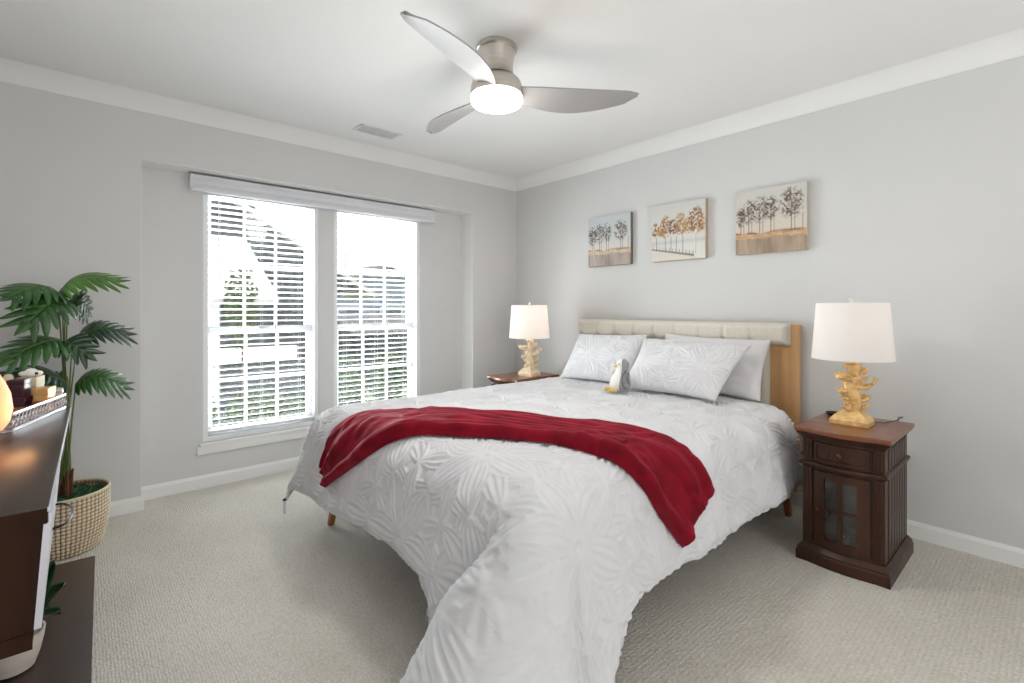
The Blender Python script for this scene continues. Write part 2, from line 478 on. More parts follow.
# ---------------------------------------------------------------- windows
def window(idx, y0, y1, label):
    XG = -0.30
    zm = 1.045
    f = MB()
    # outer frame with side tracks
    ft = 0.03
    f.box(-0.335, -0.19, y0, y0 + ft, WZ0, WZ1); f.box(-0.335, -0.19, y1 - ft, y1, WZ0, WZ1)
    f.box(-0.334, -0.191, y0 + ft, y1 - ft, WZ0, WZ0 + 0.035); f.box(-0.334, -0.191, y0 + ft, y1 - ft, WZ1 - ft, WZ1)
    root = f.build(f'window_{idx}', M['vinyl'], smooth=False)
    root['kind'] = 'structure'; root['label'] = label; root['category'] = 'window'
    def sash(nm, xa, z0, z1, rows, label=None):
        s = MB(); w = 0.036
        a, b = y0 + ft, y1 - ft
        s.box(xa - 0.016, xa + 0.016, a, a + w, z0, z1, 0.003); s.box(xa - 0.016, xa + 0.016, b - w, b, z0, z1, 0.003)
        s.box(xa - 0.015, xa + 0.015, a + w - 0.004, b - w + 0.004, z0, z0 + w, 0.003); s.box(xa - 0.015, xa + 0.015, a + w - 0.004, b - w + 0.004, z1 - w, z1, 0.003)
        o = s.build(nm, M['vinyl'], root, smooth=False)
        g = MB()
        for k in (1, 2):
            yy = a + w + (b - a - 2 * w) * k / 3
            g.box(xa - 0.006, xa + 0.006, yy - 0.009, yy + 0.009, z0 + w, z1 - w)
        for k in range(1, rows):
            zz = z0 + w + (z1 - z0 - 2 * w) * k / rows
            g.box(xa - 0.0052, xa + 0.0052, a + w, b - w, zz - 0.009, zz + 0.009)
        gg = g.build('muntin_grid', M['vinyl'], o, smooth=False)
        p = MB().box(xa - 0.002, xa + 0.002, a + w, b - w, z0 + w, z1 - w).build('pane', M['glass'], o, smooth=False)
    sash('lower_sash', XG + 0.03, WZ0 + 0.035, zm + 0.02, 2)
    sash('upper_sash', XG - 0.008, zm - 0.02, WZ1 - 0.03, 2)
    lk = MB().box(-0.252, -0.225, (y0 + y1) / 2 - 0.03, (y0 + y1) / 2 + 0.03, zm + 0.008, zm + 0.022, 0.003).build('sash_lock', M['vinyl'], root)
    # stool and apron
    s = MB().box(-0.34, -0.155, y0 - 0.02, y1 + 0.02, WZ0 - 0.022, WZ0, 0.004)
    s.box(-0.182, -0.163, y0 - 0.035, y1 + 0.035, WZ0 - 0.075, WZ0 - 0.0225, 0.004)
    s.build('window_sill', M['trim'], root)
window(1, *W[0], 'left double-hung white window with muntins behind blinds')
window(2, *W[1], 'right double-hung white window with muntins behind blinds')

def blind(y0, y1, label):
    X = -0.218
    ztop, zbot = 2.0, 0.352
    a, b = y0 + 0.006, y1 - 0.034
    root = empty('window_blind', (X, (y0 + y1) / 2, zbot), label, 'blind', 'blinds in the two windows')
    MB().box(X - 0.028, X + 0.022, a, b, ztop - 0.03, ztop + 0.012, 0.002).build('headrail', M['blind'], root)
    s = MB()
    n = 38
    zs = [zbot + 0.045 + (ztop - 0.05 - zbot - 0.045) * k / (n - 1) for k in range(n)]
    tilt = math.radians(8)
    for z in zs:
        pr = []
        for u in (-1, -0.5, 0, 0.5, 1):
            pr.append((u * 0.0245, 0.0026 * (1 - u * u)))
        ring = [(u, w + 0.0017) for u, w in pr] + [(u, w - 0.0017) for u, w in pr[::-1]]
        rr = [(X + u * math.cos(tilt) - w * math.sin(tilt), z + u * math.sin(tilt) + w * math.cos(tilt)) for u, w in ring]
        s.loft([[(p[0], Y, p[1]) for p in rr] for Y in (a + 0.002, b - 0.002)])
    s.build('slats', M['blind'], root, smooth=False)
    MB().box(X - 0.024, X + 0.024, a, b, zbot, zbot + 0.016, 0.003).build('bottom_rail', M['blind'], root)
    for yy in (a + 0.10, (a + b) / 2, b - 0.10):
        c = MB()
        for xx in (X - 0.026, X + 0.026):
            c.tube([(xx, yy, zbot + 0.01), (xx, yy, ztop - 0.03)], 0.0009, 5)
        c.build('ladder_cord', M['cord'], root)
    c = MB().tube([(X + 0.035, a + 0.085, ztop - 0.03), (X + 0.036, a + 0.088, 1.46)], 0.0028, 6)
    c.tube([(X + 0.036, a + 0.088, 1.46), (X + 0.036, a + 0.088, 1.42)], [0.0028, 0.005], 6)
    c.build('tilt_wand', M['cord'], root)
    c = MB()
    for d in (0, 0.006):
        c.tube([(X + 0.034, (a + b) / 2 + 0.08 + d, ztop - 0.03), (X + 0.036, (a + b) / 2 + 0.082 + d, 1.10)], 0.0011, 5)
    c.lathe([(0.002, 1.10), (0.006, 1.08), (0.006, 1.06), (0.001, 1.055)], 8, (X + 0.036, (a + b) / 2 + 0.085))
    c.build('lift_cord', M['cord'], root)
blind(*W[0], 'white slatted blind lowered in the left window')
blind(*W[1], 'white slatted blind lowered in the right window beside the bed')
# shared valance
mb = MB()
pr = [(-0.18, 0.0), (-0.18, 0.108), (-0.096, 0.108), (-0.092, 0.100), (-0.096, 0.088), (-0.106, 0.078), (-0.112, 0.050), (-0.100, 0.030), (-0.095, 0.020), (-0.095, 0.004), (-0.103, 0.0), (-0.115, 0.0), (-0.119, 0.012), (-0.125, 0.09), (-0.178, 0.09), (-0.178, 0.088)]
mb.loft([[(x, Y, 1.967 + z) for x, z in pr] for Y in (-2.742, -0.893)])
v = mb.build('blind_valance', M['valance'], smooth=False)
tag(v, 'long pale moulded valance over both window blinds', 'valance')

# ceiling register
root = empty('ceiling_vent', (0.39, -1.68, ZC - 0.012), 'white ceiling air vent near the window wall', 'vent')
mb = MB()
mb.box(0.314, 0.324, -1.835, -1.527, ZC - 0.006, ZC); mb.box(0.448, 0.458, -1.835, -1.527, ZC - 0.006, ZC)
mb.box(0.314, 0.458, -1.835, -1.823, ZC - 0.006, ZC); mb.box(0.314, 0.458, -1.539, -1.527, ZC - 0.006, ZC)
mb.box(0.314, 0.458, -1.686, -1.676, ZC - 0.006, ZC)
mb.build('frame', M['sign_white'], root, smooth=False)
mb = MB()
for k in range(9):
    x = 0.331 + k * 0.0142
    mb.box(x, x + 0.006, -1.823, -1.539, ZC - 0.005, ZC - 0.003)
mb.build('louvre', M['sign_white'], root, smooth=False)
MB().box(0.324, 0.448, -1.823, -1.539, ZC - 0.0015, ZC).build('backing', M['register_dark'], root, smooth=False)

# ================================================================ CEILING FAN
FX, FY = 1.822, -1.767
fan = empty('ceiling_fan', (FX, FY, ZC), 'three-blade brushed nickel ceiling fan with a lit drum light', 'ceiling fan')
MB().lathe([(0.097, ZC), (0.099, ZC - 0.006), (0.099, ZC - 0.020), (0.094, ZC - 0.026)], 40, (FX, FY)).build('canopy', M['nickel'], fan)
MB().lathe([(0.090, ZC - 0.026), (0.086, ZC - 0.05), (0.080, ZC - 0.085), (0.079, ZC - 0.110), (0.082, ZC - 0.132), (0.090, ZC - 0.148)], 40, (FX, FY)).build('neck', M['nickel'], fan)
MB().lathe([(0.088, ZC - 0.152), (0.102, ZC - 0.158), (0.116, ZC - 0.172), (0.123, ZC - 0.192), (0.125, ZC - 0.222), (0.124, ZC - 0.238)], 48, (FX, FY)).build('motor_housing', M['nickel'], fan)
MB().lathe([(0.120, ZC - 0.238), (0.124, ZC - 0.243), (0.124, ZC - 0.266), (0.117, ZC - 0.277), (0.09, ZC - 0.283), (0.05, ZC - 0.286), (0.005, ZC - 0.287)], 48, (FX, FY)).build('light_diffuser', M['fanlight'], fan)
def blade(ang):
    L, r0 = 0.695, 0.095
    n, k = 28, 9
    P = np.zeros((2, n, k, 3))
    for i in range(n):
        u = i / (n - 1)
        r = r0 + (L - r0) * u
        w_up = 0.086 * math.sin(PI * min(1, u * 0.78 + 0.13)) ** 0.8 * (1 - 0.0 * u)
        w_dn = 0.088 * math.sin(PI * min(1, u * 0.72 + 0.16)) ** 0.9
        if u > 0.90:
            w_dn *= 1 - 0.35 * ((u - 0.90) / 0.10) ** 2; w_up *= 1 - 1.1 * (max(0, u - 0.93) / 0.07) ** 1.1 - 0.1 * ((u - 0.9) / 0.1)
        pitch = math.radians(20 - 9 * u)
        off = 0.045 * math.sin(PI * u) - 0.035 * u
        for j in range(k):
            v = j / (k - 1) * 2 - 1
            y = (w_up if v > 0 else w_dn) * v + off
            for s in (0, 1):
                yy = y * math.cos(pitch)
                zz = -y * math.sin(pitch) + 0.006 * (1 - v * v) + (0.0035 if s else -0.0035)
                P[s, i, j] = (r, yy, zz)
    c, sn = math.cos(ang), math.sin(ang)
    Q = P.copy()
    Q[..., 0] = P[..., 0] * c - P[..., 1] * sn + FX
    Q[..., 1] = P[..., 0] * sn + P[..., 1] * c + FY
    Q[..., 2] = P[..., 2] + ZC - 0.222
    mb = MB()
    rings = []
    for i in range(n):
        rings.append([tuple(Q[1, i, j]) for j in range(k)] + [tuple(Q[0, i, j]) for j in range(k - 1, -1, -1)])
    mb.loft(rings)
    b = mb.build('blade', M['blade'], fan, angle=50)
for a in (-64.5, 56, 177.5): blade(math.radians(a))
add_light('fan_lamp', 'POINT', (FX, FY, ZC - 0.40), (0, 0, 0), 4, (1.0, 0.96, 0.91), radius=0.1)
add_light('fan_downlight', 'AREA', (FX, FY, ZC - 0.295), (0, 0, 0), 6, (1.0, 0.975, 0.94), 0.22)

# ================================================================ BED
BX0, BX1 = 0.906, 2.594
bed = empty('bed', (1.75, -1.15, 0), 'maple queen bed with tufted beige headboard against the head wall', 'bed')
mb = MB()
mb.box(BX0, BX1, -0.075, -0.02, 0.10, 1.105, 0.008)
mb.build('headboard', M['maple'], bed)
def pad(name, x0, x1, z0, z1, buttons, depth=0.05):
    nx, nz = 180, 50
    X, Z = np.meshgrid(np.linspace(x0, x1, nx), np.linspace(z0, z1, nz), indexing='ij')
    ex = np.minimum(X - x0, x1 - X); ez = np.minimum(Z - z0, z1 - Z)
    e = np.minimum(ex, ez)
    h = depth * np.sqrt(np.clip(1 - (1 - np.clip(e / 0.035, 0, 1)) ** 2, 0, 1))
    for bx, bz in buttons:
        d = np.hypot(X - bx, (Z - bz))
        h -= 0.022 * np.exp(-(d / 0.022) ** 2)
        h -= 0.009 * np.exp(-((X - bx) / 0.010) ** 2) * sst(Z, bz - 0.01, bz + 0.02) * (1 - sst(Z, z1 - 0.05, z1))
    h = np.maximum(h, 0.0)
    P = np.stack([X, -0.075 - h, Z], -1)
    return grid_mesh(name, P, M['linen'], bed)
xs = [1.13 + 0.172 * k for k in range(-1, 8)]
pad('tufted_panel', 0.915, 2.435, 0.56, 0.985, [(x, z) for x in xs for z in (0.92, 0.76)])
pad('padded_rail', 0.912, 2.552, 0.975, 1.112, [(x, 0.985) for x in xs], 0.055)
for x in (0.955, 2.53):
    MB().box(x - 0.014, x + 0.014, -2.19, -0.075, 0.17, 0.30, 0.004).build('side_rail', M['maple_leg'], bed)
MB().box(0.955, 2.53, -2.20, -2.17, 0.17, 0.30, 0.004).build('foot_rail', M['maple_leg'], bed)
for (tx, ty, bx, by) in ((0.965, -2.18, 0.945, -2.235), (2.52, -2.18, 2.54, -2.235), (2.545, -0.165, 2.585, -0.21), (0.955, -0.165, 0.925, -0.21)):
    mb = MB()
    for (cx, cy, r, z) in ((0, 0, 0, 0),): pass
    rings = []
    for t in (0, 0.5, 1):
        cx = bx + (tx - bx) * t; cy = by + (ty - by) * t; r = 0.015 + 0.012 * t; z = 0.30 * t
        rings.append([(cx - r, cy - r, z), (cx + r, cy - r, z), (cx + r, cy + r, z), (cx - r, cy + r, z)])
    mb.loft(rings)
    bmesh.ops.bevel(mb.bm, geom=mb.bm.edges[:], offset=0.004, segments=1, affect='EDGES')
    mb.build('leg', M['maple_leg'], bed)
mb = MB().box(0.99, 2.51, -2.16, -0.14, 0.30, 0.60, 0.05, seg=4)
tag(mb.build('mattress', M['white_cotton']), 'white mattress under the tufted comforter', 'mattress')

# ---- comforter surface -------------------------------------------------
XL, XR, YFT, ZT = 0.955, 2.500, -2.170, 0.640
def hang(r, L, psi, ztop, zf):
    """arc then straight drop then puddle; returns out, z"""
    O1 = L / psi * np.sin(psi * np.minimum(r, L) / L)
    D1 = L / psi * (1 - np.cos(psi * np.minimum(r, L) / L))
    ex = np.maximum(r - L, 0)
    rem = np.maximum(ztop - zf - L / psi * (1 - np.cos(psi)), 0) / np.sin(psi)
    e1 = np.minimum(ex, rem); e2 = ex - e1
    return O1 + e1 * np.cos(psi) + e2 * 0.8, ztop - D1 - e1 * np.sin(psi)

def S(s, t):
    """flat cloth coords (x, y on the bed top) -> draped position"""
    s = np.asarray(s, float); t = np.asarray(t, float)
    dl = np.maximum(XL - s, 0); dr = np.maximum(s - XR, 0); dt = np.maximum(YFT - t, 0)
    right = s > (XL + XR) / 2
    ds = dl + dr
    r = np.hypot(ds, dt)
    th = np.degrees(np.arctan2(dt, np.maximum(ds, 1e-9)))
    th = np.where(r < 1e-6, 0, th)
    top = ZT + 0.022 * np.sin(PI * np.clip((s - XL) / (XR - XL), 0, 1)) ** 0.5 + 0.010 * vnoise(s * 3.1, t * 3.1, 3) + 0.004 * vnoise(s * 9, t * 9, 5)
    top = top - 0.02 * sst(t, -0.5, -0.1)
    # descent angle: side 83, corner flares, foot 80
    psiR = 83 - 27 * np.exp(-((th - 48) / 30.0) ** 2) - 2 * (th / 90)
    psiL = 80 - 10 * np.exp(-((th - 50) / 28.0) ** 2)
    psi = np.radians(np.where(right, psiR, psiL))
    O, Z = hang(r, np.where(right, 0.23, 0.16 + 0.07 * sst(-t, 0.7, 1.6)), psi, top, 0.014)
    # direction angle, with an overlapping fold at the right foot corner
    over = 46 * sst(th, 18, 66) * (1 - sst(th, 74, 90)) * sst(r, 0.10, 0.5)
    phi = th + np.where(right, over, 6 * np.sin(np.radians(th * 2)) * 0)
    phi = np.radians(phi)
    # low waves along the hanging sides
    wv = 0.016 * np.sin(t * 9.0 + 1.0) * sst(r, 0.1, 0.45) * (1 - sst(th, 0, 25)) + 0.012 * np.sin(s * 8 + 2.2) * sst(r, 0.12, 0.5) * sst(th, 65, 90)
    wv = wv + 0.03 * vnoise(s * 4 + 7, t * 4, 9) * sst(r, 0.08, 0.4)
    O = O + wv * sst(r, 0.0, 0.2)
    cx = np.clip(s, XL, XR); cy = np.maximum(t, YFT)
    x = cx + np.where(right, 1, -1) * np.cos(phi) * O * (r > 0)
    y = cy - np.sin(phi) * O * (r > 0)
    return np.stack([x, y, Z], -1)

def normals(P):
    a = np.gradient(P, axis=0); b = np.gradient(P, axis=1)
    n = np.cross(a, b)
    return n / np.maximum(np.linalg.norm(n, axis=-1, keepdims=True), 1e-9)

def medallion(s, t, cell=0.50, seed=1):
    """raised tufted lines: eight-petal medallions with nested outlines"""
    s = s + 0.022 * vnoise(s * 7, t * 7, seed) ; t = t + 0.022 * vnoise(s * 9 + 5, t * 9 + 3, seed + 1)
    h = np.zeros_like(s)
    row = np.floor(t / (cell * 0.866) + 0.5)
    best = np.full_like(s, 9.0); bx = np.zeros_like(s); by = np.zeros_like(s)
    for dr in (-1, 0, 1):
        rr = row + dr
        off = np.where(np.mod(rr, 2) == 0, 0, cell / 2)
        col = np.floor((s - off) / cell + 0.5)
        for dc in (-1, 0, 1):
            cx = (col + dc) * cell + off; cy = rr * cell * 0.866
            d = np.hypot(s - cx, t - cy)
            m = d < best
            best = np.where(m, d, best); bx = np.where(m, s - cx, bx); by = np.where(m, t - cy, by)
    r = best; th = np.arctan2(by, bx)
    h = np.zeros_like(s)
    sg = 0.0072
    for ph, R0, r0, wm, qs in ((0.0, 0.50, 0.03, 0.128, (1.0, 0.62, 0.25)), (PI / 6, 0.577, 0.12, 0.080, (1.0, 0.40))):
        k = 6
        a = np.mod(th - ph + PI / k, 2 * PI / k) - PI / k
        x = r * np.cos(a) / cell; y = np.abs(r * np.sin(a))
        q0 = np.clip((x - r0) / (R0 - r0), 0, 1)
        w = wm * cell * np.sin(PI * q0) ** 0.75
        ins = sst(x, r0, r0 + 0.02) * (1 - sst(x, R0 - 0.01, R0 + 0.01))
        if ph == 0.0:
            free = np.ones_like(h)
            outside = sst(y - w, 0.002, 0.010) + (1 - ins); outside = np.clip(outside, 0, 1)
        else:
            free = outside
        for q in qs:
            amp = 1.0 if q > 0 else 0.6
            h = np.maximum(h, amp * np.exp(-((y - w * q) / (sg if q > 0 else 0.004)) ** 2) * ins * free)
        if ph == 0.0: x1, y1, w1 = x, y, w
        else: in2 = (1 - sst(y - w, 0.004, 0.012)) * ins
    for off in (0.024, 0.046):
        h = np.maximum(h, 0.9 * np.exp(-((y1 - w1 - off) / sg) ** 2) * sst(x1, 0.2, 0.24) * (1 - in2))
    h = np.maximum(h, np.exp(-((r - 0.020) / 0.009) ** 2))
    h = h * (0.8 + 0.4 * (vnoise(s * 45, t * 45, 8) + 0.5))
    return h

def build_comforter():
    g = 0.0052
    inner_s = np.arange(XL, XR, g)
    a = np.linspace(0, 1, 84); b = np.linspace(0, 1, 100)
    sL = XL - a[::-1][:-1] * 0.43
    sR = XR + b[1:] * 0.50
    s1 = np.concatenate([sL, inner_s, sR])
    t_in = np.arange(-0.30, YFT, -g)
    c = np.linspace(0, 1, 105)
    t1 = np.concatenate([t_in, YFT - c * 0.485])
    Sg, Tg = np.meshgrid(s1, t1, indexing='ij')
    # extra length towards the right foot corner, which trails on the carpet
    s2 = np.where(Sg > XR, XR + (Sg - XR) * (1 + 0.85 * sst(-Tg, 1.85, 2.35)), Sg)
    t2 = np.where(Tg < YFT, YFT - (YFT - Tg) * (1 + 0.80 * sst(Sg, 2.15, 2.60) + 0.10 * (1 - sst(Sg, 1.1, 1.7)) * sst(Sg, 0.6, 1.0)), Tg)
    P = S(s2, t2)
    n = normals(P)
    flip = np.sign(np.mean(n[100:200, 50:100, 2]))
    n = n * flip
    h = medallion(s2, t2)
    edge = np.minimum.reduce([np.arange(len(s1))[:, None] * np.ones_like(P[..., 0]), (len(s1) - 1 - np.arange(len(s1)))[:, None] * np.ones_like(P[..., 0]), (len(t1) - 1 - np.arange(len(t1)))[None, :] * np.ones_like(P[..., 0])])
    puff = 0.006 * vnoise(s2 * 14, t2 * 14, 21)
    # puffy rounded hem
    hem = -0.012 * (1 - sst(edge, 0, 8))
    Q = P + n * (0.0105 * h + puff + hem)[..., None]
    # ragged tufted edge
    Q[..., 2] = np.maximum(Q[..., 2], 0.008)
    o = grid_mesh('comforter', Q[:, ::-1] if flip < 0 else Q, M['white_cotton'])
    sol = o.modifiers.new('thickness', 'SOLIDIFY'); sol.thickness = 0.012; sol.offset = -1
    tag(o, 'white comforter with raised tufted medallions draped over the bed', 'comforter')
    # small ribbon tag on the left foot corner
    tip = S(np.array([XL - 0.43]), np.array([YFT - 0.485]))[0]
    mb = MB()
    X, Y, Z = tip
    mb.tube([(X + 0.01, Y + 0.01, Z + 0.006), (X - 0.004, Y - 0.004, Z - 0.002)], [0.010, 0.007], 8)
    mb.build('corner_tie', M['black'], o)
    mb = MB()
    mb.loft([[(X - 0.006, Y - 0.004, Z), (X + 0.008, Y + 0.004, Z), (X + 0.009, Y + 0.0055, Z), (X - 0.006, Y - 0.0025, Z)],
             [(X - 0.004, Y - 0.006, Z - 0.04), (X + 0.008, Y + 0.002, Z - 0.04), (X + 0.008, Y + 0.0035, Z - 0.04), (X - 0.004, Y - 0.0045, Z - 0.04)],
             [(X - 0.008, Y - 0.003, Z - 0.08), (X + 0.004, Y + 0.005, Z - 0.08), (X + 0.004, Y + 0.0065, Z - 0.08), (X - 0.008, Y - 0.0015, Z - 0.08)]])
    mb.build('ribbon_tag', M['cord'], o)
    return o
build_comforter()

def build_throw():
    U = np.array([(1.17, -2.52), (1.21, -2.34), (1.34, -2.10), (1.60, -1.91), (2.19, -1.53), (2.44, -1.44), (2.62, -1.41), (2.76, -1.35)])
    V = np.array([(1.27, -2.60), (1.45, -2.49), (1.66, -2.36), (1.90, -2.17), (2.30, -1.90), (2.50, -1.86), (2.66, -1.80), (2.93, -1.60)])
    def curve(A, n):
        k = np.linspace(0, len(A) - 1, n); kk = np.arange(len(A))
        out = np.stack([np.interp(k, kk, A[:, i]) for i in (0, 1)], -1)
        ker = np.ones(13) / 13
        for i in (0, 1):
            p = np.pad(out[:, i], 6, mode='edge'); out[:, i] = np.convolve(p, ker, 'valid')
        out[0] = A[0]; out[-1] = A[-1]
        return out
    n, k = 260, 90
    u = curve(U, n); v = curve(V, n)
    w = np.linspace(0, 1, k)[None, :, None]
    G = u[:, None] * (1 - w) + v[:, None] * w
    s, t = G[..., 0], G[..., 1]
    # wavy lower edge
    P = S(s, t)
    nn = normals(P); nn = nn * np.sign(np.mean(nn[..., 2]))
    ww = np.broadcast_to(w[..., 0], s.shape); uu = np.broadcast_to(np.linspace(0, 1, n)[:, None], s.shape)
    h = 0.020 + 0.026 * sst(ww, 0.78, 0.93)
    h = h + 0.011 * np.sin(ww * 16 + 4 * vnoise(uu * 6, ww * 2, 31)) * sst(np.abs(uu - 0.5), 0.15, 0.45)
    h = h + 0.006 * np.abs(np.sin(ww * 30 + 6 * vnoise(uu * 5, ww * 3, 41))) * (0.4 + vnoise(uu * 8, ww * 2, 43)) + 0.030 * vnoise(uu * 9, ww * 3.5, 33) + 0.009 * vnoise(uu * 40 + ww * 8, ww * 4, 35) + 0.010 * vnoise(uu * 20 - ww * 6, ww * 3, 37)
    h = h + 0.010 * vnoise(uu * 26, ww * 9, 36) * sst(ww, 0.7, 0.9)
    e = np.minimum.reduce([ww * 0.48, (1 - ww) * 0.42, uu * 1.8, (1 - uu) * 1.8])
    rnd = np.sqrt(np.clip(1 - (1 - np.clip(e / 0.022, 0, 1)) ** 2, 0, 1))
    h = np.maximum(h, 0.016) * rnd + 0.016
    top = P + nn * h[..., None]
    bot = P + nn * 0.015
    # closed shell: top grid + bottom grid joined around the rim
    me = bpy.data.meshes.new('throw_blanket')
    idx = np.arange(n * k).reshape(n, k)
    q = [np.stack([idx[:-1, :-1], idx[1:, :-1], idx[1:, 1:], idx[:-1, 1:]], -1).reshape(-1, 4)]
    q.append(q[0][:, ::-1] + n * k)
    rim = np.concatenate([idx[:, 0], idx[-1, 1:], idx[::-1, -1][1:], idx[0, ::-1][1:]])
    r2 = np.stack([rim[:-1], rim[:-1] + n * k, rim[1:] + n * k, rim[1:]], -1)
    q.append(r2)
    q = np.concatenate(q)
    co = np.concatenate([top.reshape(-1, 3), bot.reshape(-1, 3)])
    me.vertices.add(len(co)); me.vertices.foreach_set('co', co.reshape(-1).astype(np.float32))
    me.loops.add(q.size); me.loops.foreach_set('vertex_index', q.reshape(-1).astype(np.int32))
    me.polygons.add(len(q)); me.polygons.foreach_set('loop_start', np.arange(0, q.size, 4, dtype=np.int32))
    me.update(calc_edges=True)
    bm = bmesh.new(); bm.from_mesh(me); bmesh.ops.recalc_face_normals(bm, faces=bm.faces); bm.to_mesh(me); bm.free()
    o = link_mesh('throw_blanket', me, M['velvet'], None, True, None)
    tag(o, 'burgundy velvet throw folded diagonally across the foot of the bed', 'throw')
build_throw()

# ---- pillows -----------------------------------------------------------
def pillow(name, label, m, base_c, width, height, yaw, tilt, thick, tufted, roll=0.0, seed=1, flare=0.0, shear=0.0):
    n, k = (230, 170) if tufted else (120, 90)
    u = np.linspace(-1, 1, n)[:, None] * np.ones((1, k)); v = np.ones((n, 1)) * np.linspace(-1, 1, k)[None, :]
    hx = width / 2; hy = height / 2
    # edges bow inwards between the pointed corners
    X = u * hx * (1 - 0.055 * (1 - v ** 2)) ; Y = v * hy * (1 - 0.07 * (1 - u ** 2))
    X = X * (1 + flare * v) + shear * v
    prof = (np.clip(1 - np.abs(u) ** 2.6, 0, 1) * np.clip(1 - np.abs(v) ** 2.6, 0, 1)) ** 0.55
    Z = thick / 2 * prof
    Z = Z + 0.012 * vnoise(u * 3 + seed, v * 3, seed) * prof + 0.012 * vnoise(u * 7 + seed, v * 5, seed + 2) * prof
    if tufted:
        Z = Z + 0.0065 * medallion(X + 0.1 * seed, Y + 0.02, 0.44, seed)
    F = np.stack([X, Y, Z + 0.003], -1); B = np.stack([X, Y, -thick / 2 * 0.8 * prof - 0.003], -1)
    idx = np.arange(n * k).reshape(n, k)
    q = [np.stack([idx[:-1, :-1], idx[1:, :-1], idx[1:, 1:], idx[:-1, 1:]], -1).reshape(-1, 4)]
    q.append(q[0][:, ::-1] + n * k)
    rim = np.concatenate([idx[:, 0], idx[-1, 1:], idx[::-1, -1][1:], idx[0, ::-1][1:]])
    q.append(np.stack([rim[:-1], rim[:-1] + n * k, rim[1:] + n * k, rim[1:]], -1))
    q = np.concatenate(q)
    co = np.concatenate([F.reshape(-1, 3), B.reshape(-1, 3)])
    R = (Matrix.Rotation(yaw, 3, 'Z') @ Matrix.Rotation(tilt, 3, 'X') @ Matrix.Rotation(roll, 3, 'Z'))
    Rn = np.array(R)
    co[:, 1] += hy
    # slump: bottom bulges on the bed
    co = co @ Rn.T + np.array(base_c)
    me = bpy.data.meshes.new(name)
    me.vertices.add(len(co)); me.vertices.foreach_set('co', co.reshape(-1).astype(np.float32))
    me.loops.add(q.size); me.loops.foreach_set('vertex_index', q.reshape(-1).astype(np.int32))
    me.polygons.add(len(q)); me.polygons.foreach_set('loop_start', np.arange(0, q.size, 4, dtype=np.int32))
    me.update(calc_edges=True)
    bm = bmesh.new(); bm.from_mesh(me); bmesh.ops.recalc_face_normals(bm, faces=bm.faces); bm.to_mesh(me); bm.free()
    o = link_mesh(name, me, m, None, True, None)
    tag(o, label, 'pillow')
    return o
rad = math.radians
pillow('pillow', 'plain white pillow at the right, against the headboard', M['plain_pillow'], (2.115, -0.315, 0.665), 0.71, 0.385, rad(1), rad(66), 0.13, False, rad(-1), 3)
pillow('pillow_sham', 'white tufted sham at the window side of the bed', M['white_cotton'], (1.38, -0.50, 0.675), 0.64, 0.40, rad(-3), rad(55), 0.14, True, rad(2), 5)
pillow('pillow_sham', 'white tufted sham in front of the plain pillow', M['white_cotton'], (2.06, -0.60, 0.68), 0.65, 0.40, rad(5), rad(50), 0.14, True, rad(-1), 7, 0.07, 0.03)

